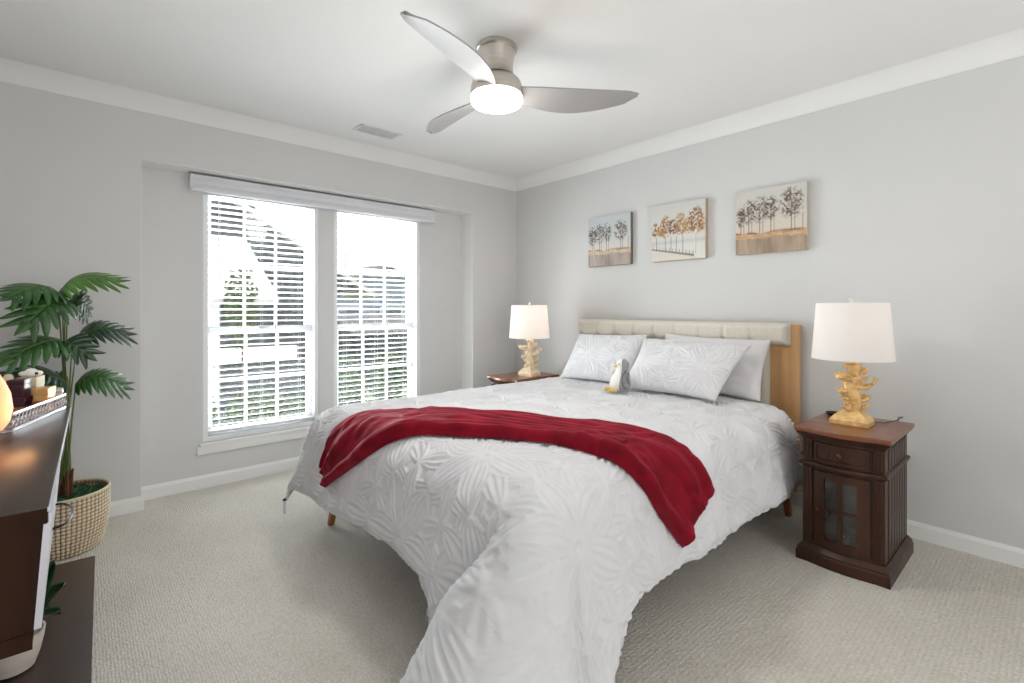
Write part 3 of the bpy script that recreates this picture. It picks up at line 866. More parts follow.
# ---- plush penguin -----------------------------------------------------
def plush():
    bx, by, bz = 1.79, -0.735, 0.684
    root = empty('plush_penguin', (bx, by, bz), 'small white and grey plush penguin with yellow feet between the pillows', 'plush toy')
    d = Vector((0.55, -0.83, 0)).normalized()      # facing the camera, turned to the window
    d = Vector((-0.45, -0.89, 0)).normalized()
    sd = Vector((-d.y, d.x, 0))
    sec = [(0.0, 0.030, 0.034, -0.005), (0.012, 0.052, 0.056, 0), (0.04, 0.060, 0.064, 0.002), (0.08, 0.055, 0.056, -0.004), (0.115, 0.044, 0.045, -0.012), (0.135, 0.036, 0.037, -0.016),
           (0.155, 0.036, 0.040, -0.018), (0.175, 0.034, 0.038, -0.018), (0.192, 0.024, 0.026, -0.018), (0.200, 0.008, 0.009, -0.018)]
    def shell(nm, m, a0, a1, g, cap, zlo=0, zhi=1):
        mb = MB(); rings = []
        for z, rs, rf, off in sec:
            ring = []
            for k in range(25):
                a = a0 + (a1 - a0) * k / 24
                p = Vector((bx, by, bz + z)) + d * (math.cos(a) * (rf + g) + off) + sd * math.sin(a) * (rs + g)
                ring.append(p)
            rings.append(ring)
        mb.loft(rings, cap, closed=cap)
        return mb.build(nm, m, root, angle=None)
    shell('body', M['plush_white'], 0, 2 * PI * 24 / 25, 0, True)
    # grey plaid back and wings
    m = mat('grey_plaid_plush', srgb(150, 150, 152), 0.95, var=0.18, nscale=26, sheen=0.4)
    o = shell('back', m, rad(62), rad(298), 0.004, False)
    o.modifiers.new('t', 'SOLIDIFY').thickness = 0.003
    for s in (-1, 1):
        mb = MB(); rings = []
        for z, w in ((0.135, 0.004), (0.115, 0.020), (0.075, 0.027), (0.04, 0.022), (0.018, 0.006)):
            c = Vector((bx, by, bz + z)) + sd * s * (0.052 + 0.014 * (1 - z / 0.14)) - d * 0.01
            rings.append([c + d * w * math.cos(2 * PI * k / 12) + sd * s * 0.007 * math.sin(2 * PI * k / 12) for k in range(12)])
        mb.loft(rings).build('wing', m, root)
        # dark seams
        mb = MB()
        mb.tube([Vector((bx, by, bz + z)) + sd * s * (0.061 + 0.012 * (1 - z / 0.14)) + d * w for z, w in ((0.135, -0.012), (0.105, 0.012), (0.075, 0.020), (0.04, 0.014), (0.018, -0.01))], 0.0018, 6)
        mb.tube([Vector((bx, by, bz + z)) + sd * s * (0.062 + 0.012 * (1 - z / 0.14)) + d * w for z, w in ((0.12, -0.03), (0.08, -0.012), (0.045, -0.034))], 0.0018, 6)
        mb.build('seam', M['black'], root)
        p = Vector((bx, by, bz + 0.010)) + d * 0.066 + sd * s * 0.036
        MB().sphere(p, (0.019, 0.026, 0.011), 14, 8, Matrix.Rotation(math.atan2(d.y, d.x) - PI / 2, 4, 'Z')).build('foot', M['plush_yellow'], root)
        p = Vector((bx, by, bz + 0.168)) + d * 0.015 + sd * s * 0.021
        MB().sphere(p, 0.0042, 8, 6).build('eye', M['black'], root)
    mb = MB()
    c = Vector((bx, by, bz + 0.157)) + d * 0.016
    mb.tube([c, c + d * 0.016 - Vector((0, 0, 0.004)), c + d * 0.024 - Vector((0, 0, 0.010))], [0.010, 0.006, 0.0015], 8)
    mb.build('beak', M['plush_yellow'], root)
plush()

# ================================================================ NIGHTSTANDS
def nightstand(cx, label):
    """0.37 wide, 0.49 deep, 0.635 high; bowed front facing -y"""
    yb, yf = -0.215, -0.700
    root = empty('nightstand', (cx, (yb + yf) / 2, 0), label, 'nightstand', 'matching nightstands either side of the bed')
    def outline(hw, y1, y0, bow, n=14):
        pts = [(cx + hw, y1), (cx - hw, y1), (cx - hw, y0)]
        fl = hw * 0.72
        pts += [(cx - fl + 2 * fl * k / n, y0 - bow * math.sin(PI * k / n)) for k in range(n + 1)]
        pts += [(cx + hw, y0)]
        return pts
    def slab(nm, prof, m, bow=0.03):
        """prof: list of (overhang, z)"""
        mb = MB(); rings = []
        for o, z in prof:
            rings.append([(p[0], p[1], z) for p in outline(0.16 + o, yb + min(o, 0.012), yf + 0.035 - o, bow)])
        mb.loft(rings)
        return mb.build(nm, m, root, smooth=True, angle=25)
    slab('plinth', [(0.024, 0.0), (0.024, 0.045), (0.020, 0.052), (0.020, 0.060), (0.010, 0.072), (0.004, 0.080)], M['cherry'], 0.016)
    slab('carcass', [(0.0, 0.078), (0.0, 0.60)], M['cherry'], 0.022)
    slab('waist_moulding', [(0.002, 0.452), (0.010, 0.456), (0.012, 0.464), (0.010, 0.472), (0.002, 0.476)], M['cherry'])
    slab('cornice', [(0.003, 0.582), (0.008, 0.592), (0.020, 0.604), (0.024, 0.612)], M['cherry'])
    slab('tabletop', [(0.022, 0.612), (0.028, 0.616), (0.028, 0.630), (0.024, 0.635)], M['cherry_top'])
    yfr = yf + 0.035
    def arc(x, extra=0.0):
        fl = 0.16 * 0.72
        u = (x - cx + fl) / (2 * fl)
        return yfr - 0.022 * math.sin(PI * min(1, max(0, u))) - extra
    # fluted stiles at the corners: upper and lower
    for s in (-1, 1):
        mb = MB()
        for (z0, z1) in ((0.484, 0.576), (0.092, 0.446)):
            x0 = cx + s * 0.118; x1 = cx + s * 0.156
            mb.box(min(x0, x1), max(x0, x1), yfr - 0.006, yfr + 0.002, z0, z1, 0.002)
            for k in range(3):
                xx = cx + s * (0.124 + 0.013 * k)
                mb.tube([(xx, yfr - 0.006, z0 + 0.008), (xx, yfr - 0.006, z1 - 0.008)], 0.0038, 8)
        mb.build('fluted_stile', M['cherry'], root)
    def curved_panel(mb, x0, x1, z0, z1, out, th, n=12):
        xs = [x0 + (x1 - x0) * k / n for k in range(n + 1)]
        rings = []
        for x in xs:
            y = arc(x, out)
            rings.append([(x, y, z0), (x, y, z1), (x, y + th, z1), (x, y + th, z0)])
        mb.loft(rings)
    # drawer front: raised frame plus recessed field
    mb = MB()
    curved_panel(mb, cx - 0.108, cx + 0.108, 0.488, 0.572, 0.003, 0.006)
    for (z0, z1) in ((0.488, 0.498), (0.562, 0.572)):
        curved_panel(mb, cx - 0.108, cx + 0.108, z0, z1, 0.009, 0.009)
    for s in (-1, 1):
        xa, xb = cx + s * 0.098, cx + s * 0.108
        curved_panel(mb, min(xa, xb), max(xa, xb), 0.488, 0.572, 0.009, 0.009, 2)
    dr = mb.build('drawer', M['cherry'], root, smooth=False)
    MB().lathe([(0.004, 0), (0.004, 0.012), (0.010, 0.016), (0.011, 0.022), (0.006, 0.027), (0.001, 0.028)], 14).build('knob', M['brass'], dr)
    kb = dr.children[0]
    kb.matrix_parent_inverse = Matrix()
    kb.location = (cx, arc(cx, 0.004), 0.530); kb.rotation_euler = (PI / 2, 0, 0)
    # glazed door
    mb = MB()
    dz0, dz1 = 0.098, 0.440
    for (z0, z1) in ((dz0, dz0 + 0.034), (dz1 - 0.034, dz1), (0.262, 0.276)):
        curved_panel(mb, cx - 0.110, cx + 0.110, z0, z1, 0.008, 0.010)
    for (xa, xb) in ((-0.110, -0.064), (0.064, 0.110), (-0.007, 0.007)):
        curved_panel(mb, cx + xa, cx + xb, dz0, dz1, 0.008, 0.010, 4)
    dd = mb.build('door', M['cherry'], root, smooth=False)
    mb = MB(); curved_panel(mb, cx - 0.066, cx + 0.066, dz0 + 0.03, dz1 - 0.03, 0.002, 0.003)
    mb.build('door_pane', M['ns_glass'], dd)
    mb = MB()
    for (px, pz, w, hgt) in ((-0.036, 0.165, 0.022, 0.055), (0.036, 0.185, 0.024, 0.05)):
        rings = []
    k2 = MB().lathe([(0.003, 0), (0.003, 0.008), (0.008, 0.012), (0.008, 0.017), (0.001, 0.020)], 12).build('knob', M['brass'], dd)
    k2.matrix_parent_inverse = Matrix(); k2.location = (cx - 0.092, arc(cx - 0.092, 0.007), 0.262); k2.rotation_euler = (PI / 2, 0, 0)
    # side panel grooves (reeded sides)
    for s in (-1, 1):
        mb = MB()
        for (z0, z1) in ((0.484, 0.576), (0.092, 0.446)):
            for k in range(7):
                y = yb - 0.03 - k * 0.052
                mb.box(cx + s * 0.160 - 0.003, cx + s * 0.160 + 0.003, y - 0.046, y - 0.002, z0, z1, 0.002)
        mb.build('side_panel', M['cherry'], root)
    return root
nightstand(2.966, 'dark cherry nightstand with glazed door right of the bed')
nightstand(0.590, 'dark cherry nightstand in the corner beyond the bed')

# ================================================================ LAMPS
def lamp(cx, cy, zb, label, m_base, m_shade, seed, power, flip=1):
    root = empty('table_lamp', (cx, cy, zb), label, 'lamp', 'matching coral lamps on the nightstands')
    rg = random.Random(seed)
    mb = MB()
    sq = lambda h: [(cx - h, cy - h * 0.72), (cx + h, cy - h * 0.72), (cx + h, cy + h * 0.72), (cx - h, cy + h * 0.72)]
    rings = []
    for h, z in ((0.079, 0), (0.081, 0.004), (0.081, 0.022), (0.076, 0.028), (0.062, 0.046), (0.042, 0.062), (0.028, 0.074), (0.020, 0.080)):
        rings.append([(x, y, zb + z) for x, y in sq(h)])
    mb.loft(rings)
    bmesh.ops.bevel(mb.bm, geom=[e for e in mb.bm.edges if abs(e.verts[0].co.z - e.verts[1].co.z) > 0.001], offset=0.002, segments=1, affect='EDGES')
    mb.build('plinth', m_base, root, smooth=False)
    # coral / driftwood sculpture: lumpy trunk with forked branches
    mb = MB()
    tr = []; rr = []
    for k in range(13):
        t = k / 12
        tr.append((cx + 0.010 * math.sin(t * 9), cy + 0.008 * math.cos(t * 7), zb + 0.066 + t * 0.235))
        rr.append(0.020 + 0.009 * abs(math.sin(t * 11 + 1)) + 0.006 * (1 - t))
    mb.tube(tr, rr, 12)
    # (side in screen-right axis, height, lateral length, rise, forks)
    ax = Vector((0.66, 0.75, 0)) if flip > 0 else Vector((0.66, 0.75, 0))
    perp = Vector((0.75, -0.66, 0))
    specs = [(-1, 0.245, 0.080, 0.010), (-1, 0.215, 0.052, 0.030), (1, 0.255, 0.055, 0.030), (1, 0.185, 0.092, 0.050), (-1, 0.165, 0.066, 0.018),
             (-1, 0.130, 0.045, 0.020), (1, 0.125, 0.068, 0.028), (1, 0.095, 0.058, 0.010), (-1, 0.100, 0.040, -0.006), (1, 0.225, 0.03, 0.03)]
    for sd, z, ln, rise in specs:
        for w in (0.55, -0.45):
            d = (ax * sd + perp * w * rg.uniform(0.3, 1.0)).normalized()
            l2 = ln * (1.15 if w > 0 else 0.9)
            p0 = Vector((cx, cy, zb + z - 0.012))
            pts = []; rs = []
            for k in range(6):
                t = k / 5
                pts.append(p0 + d * l2 * t + Vector((0, 0, rise * t * t + 0.008 * math.sin(t * 6 + sd))))
                rs.append(0.0165 * (1 - 0.50 * t) + 0.003 * math.sin(t * 12 + z * 40))
            mb.tube(pts, [max(0.004, r) for r in rs], 9)
            for f in (0.5, 0.75, 0.95):
                q = p0 + d * l2 * f + Vector((0, 0, rise * f * f))
                e = Vector((rg.uniform(-1, 1), rg.uniform(-1, 1), rg.uniform(-0.3, 1.2))).normalized()
                mb.tube([q, q + e * 0.012, q + e * 0.026], [0.0065, 0.005, 0.0022], 7)
    for k in range(26):
        a = rg.uniform(0, 2 * PI); z = rg.uniform(0.08, 0.29)
        d = Vector((math.cos(a), math.sin(a), rg.uniform(-0.2, 0.7))).normalized()
        p = Vector((cx, cy, zb + z)) + d * 0.012
        mb.tube([p, p + d * 0.016, p + d * 0.030], [0.010, 0.008, 0.003], 7)
    mb.lathe([(0.012, zb + 0.285), (0.030, zb + 0.292), (0.034, zb + 0.300), (0.022, zb + 0.308), (0.012, zb + 0.312), (0.006, zb + 0.33)], 16, (cx, cy))
    for v in mb.bm.verts:
        nz = mnoise.noise_vector(v.co * 55)
        v.co += nz * 0.0035
    mb.build('coral_stem', m_base, root, angle=60)
    z0, z1, r0, r1 = zb + 0.318, zb + 0.592, 0.170, 0.150
    mb = MB()
    seg = 56
    rings = [[(cx + r * math.cos(2 * PI * i / seg), cy + r * math.sin(2 * PI * i / seg), z) for i in range(seg)] for r, z in ((r0, z0), (r1, z1), (r1 - 0.003, z1), (r0 - 0.003, z0))]
    R = [[mb.bm.verts.new(p) for p in ring] for ring in rings]
    for a, b in ((0, 1), (1, 2), (2, 3), (3, 0)):
        for i in range(seg):
            j = (i + 1) % seg
            mb.bm.faces.new([R[a][i], R[a][j], R[b][j], R[b][i]])
    mb.build('lamp_shade', m_shade, root)
    mb = MB()
    mb.tube([(cx, cy, zb + 0.32), (cx, cy, z1 - 0.02)], 0.004, 8)
    for k in range(3):
        a = k * 2 * PI / 3
        mb.tube([(cx, cy, z1 - 0.012), (cx + (r1 - 0.002) * math.cos(a), cy + (r1 - 0.002) * math.sin(a), z1 - 0.006)], 0.0018, 6)
    mb.build('harp', M['brass'], root)
    MB().sphere((cx, cy, zb + 0.45), (0.028, 0.028, 0.036), 14, 10).build('bulb', mat('bulb_glow', (1, 1, 1, 1), 0.4, emit=(1, 0.85, 0.7, 1), estr=2.0), root)
    MB().lathe([(0.004, z1 - 0.01), (0.004, z1 + 0.008), (0.012, z1 + 0.012), (0.013, z1 + 0.020), (0.006, z1 + 0.026), (0.001, z1 + 0.028)], 12, (cx, cy)).build('finial', M['finial'], root)
    add_light('lamp_glow', 'POINT', (cx, cy, zb + 0.50), (0, 0, 0), power, (1.0, 0.82, 0.66), radius=0.05)
lamp(2.952, -0.445, 0.635, 'gold coral lamp with white drum shade on the near nightstand', M['gold'], M['shade'], 4, 0.35)
lamp(0.655, -0.440, 0.635, 'cream coral lamp with glowing drum shade in the far corner', M['gold_pale'], M['shade_warm'], 9, 1.2)
# dark dish and cable on the near nightstand
mb = MB().lathe([(0.030, 0.0), (0.042, 0.006), (0.046, 0.016), (0.043, 0.016), (0.038, 0.008), (0.004, 0.005)], 24)
o = mb.build('trinket_dish', M['black']); o.scale = (1.0, 0.8, 1.0); o.location = (2.842, -0.292, 0.636)
tag(o, 'small black oval dish behind the gold lamp', 'dish')
mb = MB().tube([(3.00, -0.36, 0.640), (3.06, -0.33, 0.640), (3.10, -0.30, 0.655), (3.115, -0.24, 0.665), (3.09, -0.20, 0.655), (3.08, -0.17, 0.60), (3.08, -0.16, 0.30)], 0.0022, 6)
tag(mb.build('power_cable', M['black']), 'thin black cable trailing off the near nightstand', 'cable')
mb = MB().tube([(2.792, -0.52, 0.475), (2.775, -0.53, 0.478), (2.762, -0.545, 0.470)], [0.004, 0.006, 0.003], 8)
tag(mb.build('charger_plug', M['black']), 'small black plug poking out left of the near nightstand', 'plug')

# ================================================================ CANVASES
def tree_blob(img, cx, cy, rx, ry, col, seed, dens=0.55, X=None, Y=None):
    n = vnoise(X * 38 + seed * 3, Y * 38, seed) + 0.6 * vnoise(X * 80 + seed, Y * 80 + 9, seed + 1)
    d = ((X - cx) / rx) ** 2 + ((Y - cy) / ry) ** 2
    a = np.clip((1 - d) * 1.6, 0, 1) * np.clip(0.5 + 2.6 * n, 0, 1) * dens * 1.5
    a = np.clip(a, 0, 0.95)[..., None]
    img[:] = img * (1 - a) + np.array(col) * a
def trunk_line(img, cx, y0, y1, w, col, X, Y, lean=0.0):
    a = np.exp(-((X - cx - lean * (Y - y0)) / w) ** 2) * ((Y > y0) & (Y < y1))
    a = (a * 0.85)[..., None]
    img[:] = img * (1 - a) + np.array(col) * a
def painting(kind):
    n = 220
    X, Y = np.meshgrid(np.linspace(0, 1, n), np.linspace(0, 1, n), indexing='ij')
    L = lambda *c: np.array(srgb(*c)[:3])
    img = np.zeros((n, n, 3))
    if kind in (1, 3):
        warm = kind == 3
        skyt = L(196, 203, 203) if not warm else L(206, 204, 198)
        skyb = L(222, 214, 204) if not warm else L(220, 204, 186)
        img[:] = skyt + (skyb - skyt) * np.clip(1 - (Y - 0.3) / 0.6, 0, 1)[..., None] ** 2
        shore = 0.27 + 0.03 * vnoise(X * 5, X * 0, 4)
        ground = L(204, 184, 160) if not warm else L(200, 164, 130)
        wet = L(168, 156, 148) if not warm else L(166, 146, 126)
        g = (Y < shore + 0.05)[..., None]
        img[:] = np.where(g, ground * (1 + 0.5 * vnoise(X * 20, Y * 60, 6))[..., None], img)
        w = (Y < shore - 0.04 + 0.02 * vnoise(X * 12, Y * 0, 8))
        wc = wet * (1 + 0.55 * vnoise(X * 14, Y * 2, 11))[..., None] * (1 + 0.25 * vnoise(X * 40, Y * 5, 12))[..., None]
        img[:] = np.where(w[..., None], wc, img)
        edge = np.exp(-((Y - shore - 0.045) / 0.018) ** 2) * np.clip(0.6 + 1.8 * vnoise(X * 8, Y * 3, 14), 0, 1)
        img[:] = img * (1 - 0.7 * edge[..., None]) + (L(92, 66, 48) if warm else L(120, 104, 88)) * 0.7 * edge[..., None]
        tc = L(70, 62, 60) if not warm else L(84, 66, 56)
        trees = [(0.10, 0.62, 0.10, 0.20), (0.28, 0.66, 0.11, 0.20), (0.45, 0.66, 0.11, 0.20), (0.78, 0.68, 0.14, 0.20)] if not warm else \
                [(0.08, 0.58, 0.07, 0.16), (0.20, 0.66, 0.11, 0.20), (0.36, 0.68, 0.12, 0.22), (0.52, 0.68, 0.10, 0.19), (0.80, 0.72, 0.15, 0.24)]
        for i, (cx, cy, rx, ry) in enumerate(trees):
            trunk_line(img, cx, 0.31, cy + 0.05, 0.006, tc, X, Y)
            trunk_line(img, cx + 0.045, 0.31, cy, 0.004, tc, X, Y)
            tree_blob(img, cx, cy, rx * 1.25, ry * 1.1, tc, 20 + i, 0.62, X, Y)
            tree_blob(img, cx + 0.02, cy - 0.02, rx * 0.7, ry * 0.7, L(150, 132, 118), 40 + i, 0.4, X, Y)
        trunk_line(img, 0.95, 0.31, 0.55, 0.005, tc, X, Y)
    else:
        skyt, skyb = L(206, 206, 202), L(226, 222, 214)
        img[:] = skyt + (skyb - skyt) * np.clip(1 - Y, 0, 1)[..., None]
        haze = np.exp(-((Y - 0.32) / 0.035) ** 2)[..., None]
        img[:] = img * (1 - 0.5 * haze) + L(178, 186, 190) * 0.5 * haze
        cols = [L(150, 106, 58), L(196, 148, 78), L(164, 112, 62), L(128, 92, 60), L(176, 132, 72), L(190, 150, 84)]
        for i, (cx, cy, rx, ry) in enumerate([(0.08, 0.56, 0.08, 0.13), (0.19, 0.54, 0.08, 0.12), (0.28, 0.60, 0.10, 0.20), (0.42, 0.58, 0.09, 0.14), (0.56, 0.62, 0.12, 0.19), (0.70, 0.58, 0.10, 0.14), (0.83, 0.66, 0.13, 0.24), (0.93, 0.58, 0.08, 0.13)]):
            tree_blob(img, cx, cy, rx * 1.2, ry * 1.1, cols[i % 6], 60 + i, 1.0, X, Y)
            tree_blob(img, cx, cy - 0.03, rx * 0.8, ry * 0.7, L(104, 72, 48), 80 + i, 0.35, X, Y)
        for cx in (0.10, 0.27, 0.38, 0.48, 0.60, 0.83):
            trunk_line(img, cx, 0.20 - 0.12 * cx, 0.42, 0.006, L(96, 88, 82), X, Y)
        trunk_line(img, 0.82, 0.12, 0.50, 0.012, L(232, 226, 214), X, Y)
        # receding boardwalk with posts
        line = 0.22 - 0.20 * X
        a = (np.exp(-((Y - line) / (0.012 + 0.012 * X)) ** 2) * (X < 0.80))[..., None]
        img[:] = img * (1 - 0.85 * a) + L(84, 78, 74) * 0.85 * a
        for k in range(13):
            cx = 0.04 + 0.062 * k
            yb_ = 0.23 - 0.20 * cx
            trunk_line(img, cx, yb_, yb_ + 0.05 + 0.03 * cx, 0.006, L(120, 112, 106), X, Y)
        under = (Y < line - 0.03)[..., None]
        img[:] = np.where(under, img * 0.5 + L(222, 206, 192) * 0.5, img)
    col = np.ones((n, n, 4)); col[..., :3] = np.clip(img, 0, 1)
    return X, Y, col
def canvas(kind, x0, x1, z0, z1, label, edgecol):
    root = empty('canvas_painting', ((x0 + x1) / 2, -0.018, z0), label, 'painting')
    m = mat('canvas_edge_%d' % kind, edgecol, 0.8, var=0.1, nscale=20)
    MB().box(x0, x1, -0.032, -0.001, z0, z1, 0.002).build('stretched_edge', m, root)
    X, Y, col = painting(kind)
    P = np.stack([x0 + 0.0005 + X * (x1 - x0 - 0.001), np.full_like(X, -0.0335), z0 + 0.0005 + Y * (z1 - z0 - 0.001)], -1)
    o = grid_mesh('painted_front', P, vcol_mat('canvas_paint_%d' % kind), root, col=col)
canvas(1, 0.957, 1.383, 1.552, 1.962, 'square canvas of grey bare trees by water, nearest the window', srgb(120, 114, 108))
canvas(2, 1.571, 1.997, 1.552, 1.968, 'square canvas of ochre trees along a boardwalk, the middle one', srgb(196, 172, 140))
canvas(3, 2.204, 2.626, 1.552, 1.962, 'square canvas of brown trees on an amber shore, nearest the near lamp', srgb(200, 190, 176))

# ================================================================ DRESSER
DX0, DX1, DZ = 0.765, 2.19, 0.773
dresser = empty('dresser', (1.5, -3.56, 0), 'dark espresso dresser with silver drawer fronts and a low shelf', 'dresser')
yt, yb_ = -3.330, -3.352           # front line at the top and at the bottom of the body
YBK = -3.775
DROT = Matrix.Translation((DX1, -3.326, 0)) @ Matrix.Rotation(math.radians(-0.75), 4, 'Z') @ Matrix.Translation((-DX1, 3.326, 0))
mb = MB()
mb.loft([[(x, YBK, 0.477), (x, yb_ , 0.477), (x, yt - 0.004, DZ - 0.035), (x, YBK, DZ - 0.035)] for x in (DX0 + 0.01, DX1 - 0.004)])
mb.build('body', M['espresso_end'], dresser, smooth=False)
# end panel frame strips
mb = MB()
for x in (DX1 - 0.006,):
    mb.loft([[(xx, YBK, 0.477), (xx, yb_ + 0.001, 0.477), (xx, yb_ + 0.002, 0.512), (xx, YBK, 0.512)] for xx in (x, x + 0.006)])
mb.build('bottom_rail', M['espresso_end'], dresser, smooth=False)
MB().box(DX0, DX1, YBK, -3.326, DZ - 0.035, DZ, 0.003, DROT).build('tabletop', M['espresso'], dresser)
MB().box(DX1 + 0.0, DX1 + 0.002, YBK, -3.328, DZ - 0.035, DZ - 0.002, 0, DROT).build('end_cap', M['espresso_end'], dresser, smooth=False)
MB().box(DX0, DX1, -3.328, -3.3235, DZ - 0.010, DZ - 0.001, 0, DROT).build('edge_trim', M['mirror'], dresser, smooth=False)
# slanted drawer fronts
def front(x0, x1, z0, z1, proud, m, nm):
    f = lambda z: yb_ + (yt - 0.004 - yb_) * (z - 0.477) / (DZ - 0.035 - 0.477)
    mb = MB()
    mb.loft([[(x, f(z0), z0), (x, f(z0) + proud, z0), (x, f(z1) + proud, z1), (x, f(z1), z1)] for x in (x0, x1)])
    return mb.build(nm, m, dresser, smooth=False)
front(DX0 + 0.02, 1.22, 0.52, 0.73, 0.002, M['espresso_end'], 'drawer')
front(DX0 + 0.02, 1.22, 0.512, 0.518, 0.006, M['mirror'], 'trim_strip')
d1 = front(1.24, DX1 - 0.002, 0.516, DZ - 0.014, 0.012, M['mirror'], 'drawer')
d1['label'] = 'silver mirrored drawer front'
mb = MB()
pts = []
for k in range(13):
    a = PI * k / 12
    pts.append((1.72 - 0.11 * math.cos(a), -3.338 + 0.046 * math.sin(a) ** 0.7, 0.605))
mb.tube(pts, 0.0030, 8)
for x in (1.61, 1.83): mb.sphere((x, -3.338, 0.605), 0.009, 10, 8)
mb.build('handle', M['iron'], d1)
SROT = Matrix.Translation((0.752, -3.225, 0)) @ Matrix.Rotation(math.radians(-1.5), 4, 'Z') @ Matrix.Translation((-0.752, 3.225, 0))
# low shelf board, back panel and legs
MB().box(0.752, 2.30, YBK, -3.225, 0.060, 0.090, 0.002, SROT).build('low_shelf', M['espresso'], dresser)
MB().box(0.80, DX1, YBK, YBK + 0.015, 0.090, 0.477).build('back_panel', M['espresso_end'], dresser, smooth=False)
MB().box(0.752, 2.30, YBK, -3.262, 0.0, 0.060, 0, SROT).build('kick_board', M['espresso_end'], dresser, smooth=False)
for x in (0.86, 2.15):
    MB().box(x - 0.02, x + 0.02, YBK + 0.02, -3.70, 0.090, 0.477).build('leg', M['espresso_end'], dresser, smooth=False)

# small potted plant on the low shelf
pot = empty('potted_plant', (1.505, -3.455, 0.091), 'small white ceramic pot with dark broad leaves on the low shelf', 'plant')
cx, cy, zb = 1.50, -3.430, 0.091
MB().lathe([(0.040, zb), (0.050, zb + 0.004), (0.062, zb + 0.04), (0.070, zb + 0.08), (0.074, zb + 0.108), (0.069, zb + 0.108), (0.064, zb + 0.09), (0.01, zb + 0.088)], 36, (cx, cy)).build('pot', M['ceramic'], pot)
def simple_leaf(base, tip, w, up, m, parent):
    base = Vector(base); tip = Vector(tip)
    d = tip - base; L = d.length
    sd = d.cross(Vector((0, 0, 1))).normalized()
    n = 12
    P = np.zeros((n, 5, 3))
    for i in range(n):
        t = i / (n - 1)
        c = base + d * t + Vector((0, 0, up * math.sin(PI * t)))
        ww = w * math.sin(PI * min(1, t ** 0.8)) ** 0.7
        for j in range(5):
            v = j / 4 * 2 - 1
            P[i, j] = c + sd * ww * v + Vector((0, 0, 0.012 * abs(v)))
    o = grid_mesh('leaf', P, m, parent)
    o.modifiers.new('t', 'SOLIDIFY').thickness = 0.0012
for (dx, dy, dz, w) in ((-0.02, 0.12, 0.13, 0.050), (0.05, 0.11, 0.06, 0.042), (-0.09, 0.09, 0.20, 0.045), (-0.06, 0.05, 0.22, 0.034), (0.03, -0.08, 0.18, 0.034), (-0.05, -0.06, 0.17, 0.03), (0.09, -0.03, 0.09, 0.03), (0.055, 0.085, 0.09, 0.032), (-0.01, 0.02, 0.24, 0.03)):
    simple_leaf((cx + dx * 0.15, cy + dy * 0.15, zb + 0.10), (cx + dx, cy + dy, zb + 0.10 + dz * 0.8), w, 0.02, M['leaf_dark'], pot)

# salt lamp at the left of the dresser top
slx, sly = 1.37, -3.535
salt = empty('salt_lamp', (slx, sly, DZ), 'glowing orange salt lamp on the dresser top', 'lamp')
mb = MB()
rings = []
for r, z in ((0.055, 0.030), (0.078, 0.036), (0.092, 0.06), (0.096, 0.10), (0.088, 0.15), (0.074, 0.19), (0.058, 0.225), (0.036, 0.25), (0.010, 0.262)):
    rings.append([(slx + r * (1 + 0.07 * math.sin(3 * a_ + z * 20) + 0.04 * math.sin(7 * a_)) * math.cos(a_), sly + r * (1 + 0.06 * math.cos(2 * a_ + z * 14)) * math.sin(a_), DZ + z) for a_ in [2 * PI * k / 28 for k in range(28)]])
mb.loft(rings).build('salt_rock', M['salt'], salt, angle=60)
MB().lathe([(0.062, DZ), (0.068, DZ + 0.004), (0.066, DZ + 0.012), (0.050, DZ + 0.020), (0.060, DZ + 0.032)], 28, (slx, sly)).build('glass_base', M['finial'], salt)
add_light('salt_glow', 'POINT', (slx + 0.02, sly + 0.13, DZ + 0.10), (0, 0, 0), 0.25, (1.0, 0.5, 0.22), radius=0.04)

# filigree tray
A = Vector((0.800, -3.314)); B = Vector((1.245, -3.457))
ex = (B - A).normalized(); ey = Vector((ex.y, -ex.x))
if ey.y > 0: ey = -ey
TW, TD = (B - A).length, 0.27
tray = empty('vanity_tray', (A.x, A.y, DZ), 'ornate silver filigree tray on the dresser top', 'tray')
def tpt(u, v): 
    p = A + ex * u + ey * v
    return (p.x, p.y)
def round_rect(r, inset=0.0, n=8):
    pts = []
    for (cu, cv, a0) in ((TW - r, TD - r, 0), (r, TD - r, 90), (r, r, 180), (TW - r, r, 270)):
        for k in range(n + 1):
            a = math.radians(a0 + 90 * k / n)
            pts.append(tpt(cu + (r - inset) * math.cos(a), cv + (r - inset) * math.sin(a)))
    return pts
rr_ = 0.03
o_ = round_rect(rr_); i_ = round_rect(rr_, 0.004)
MB().prism(o_, DZ + 0.001, DZ + 0.007).build('tray_base', M['mirror'], tray, smooth=False)
mb = MB()
for (z0, z1, w) in ((DZ + 0.006, DZ + 0.012, 0.004), (DZ + 0.058, DZ + 0.066, 0.004)):
    oo = round_rect(rr_, -0.002); ii = round_rect(rr_, 0.004)
    n_ = len(oo)
    for i in range(n_):
        j = (i + 1) % n_
        a, b, c, d = oo[i], oo[j], ii[j], ii[i]
        lo = [mb.bm.verts.new((p[0], p[1], z0)) for p in (a, b, c, d)]
        hi = [mb.bm.verts.new((p[0], p[1], z1)) for p in (a, b, c, d)]
        mb.bm.faces.new(hi); mb.bm.faces.new(lo[::-1])
        mb.bm.faces.new([lo[0], lo[1], hi[1], hi[0]]); mb.bm.faces.new([lo[2], lo[3], hi[3], hi[2]])
mb.build('rim_band', M['silver'], tray, smooth=False)
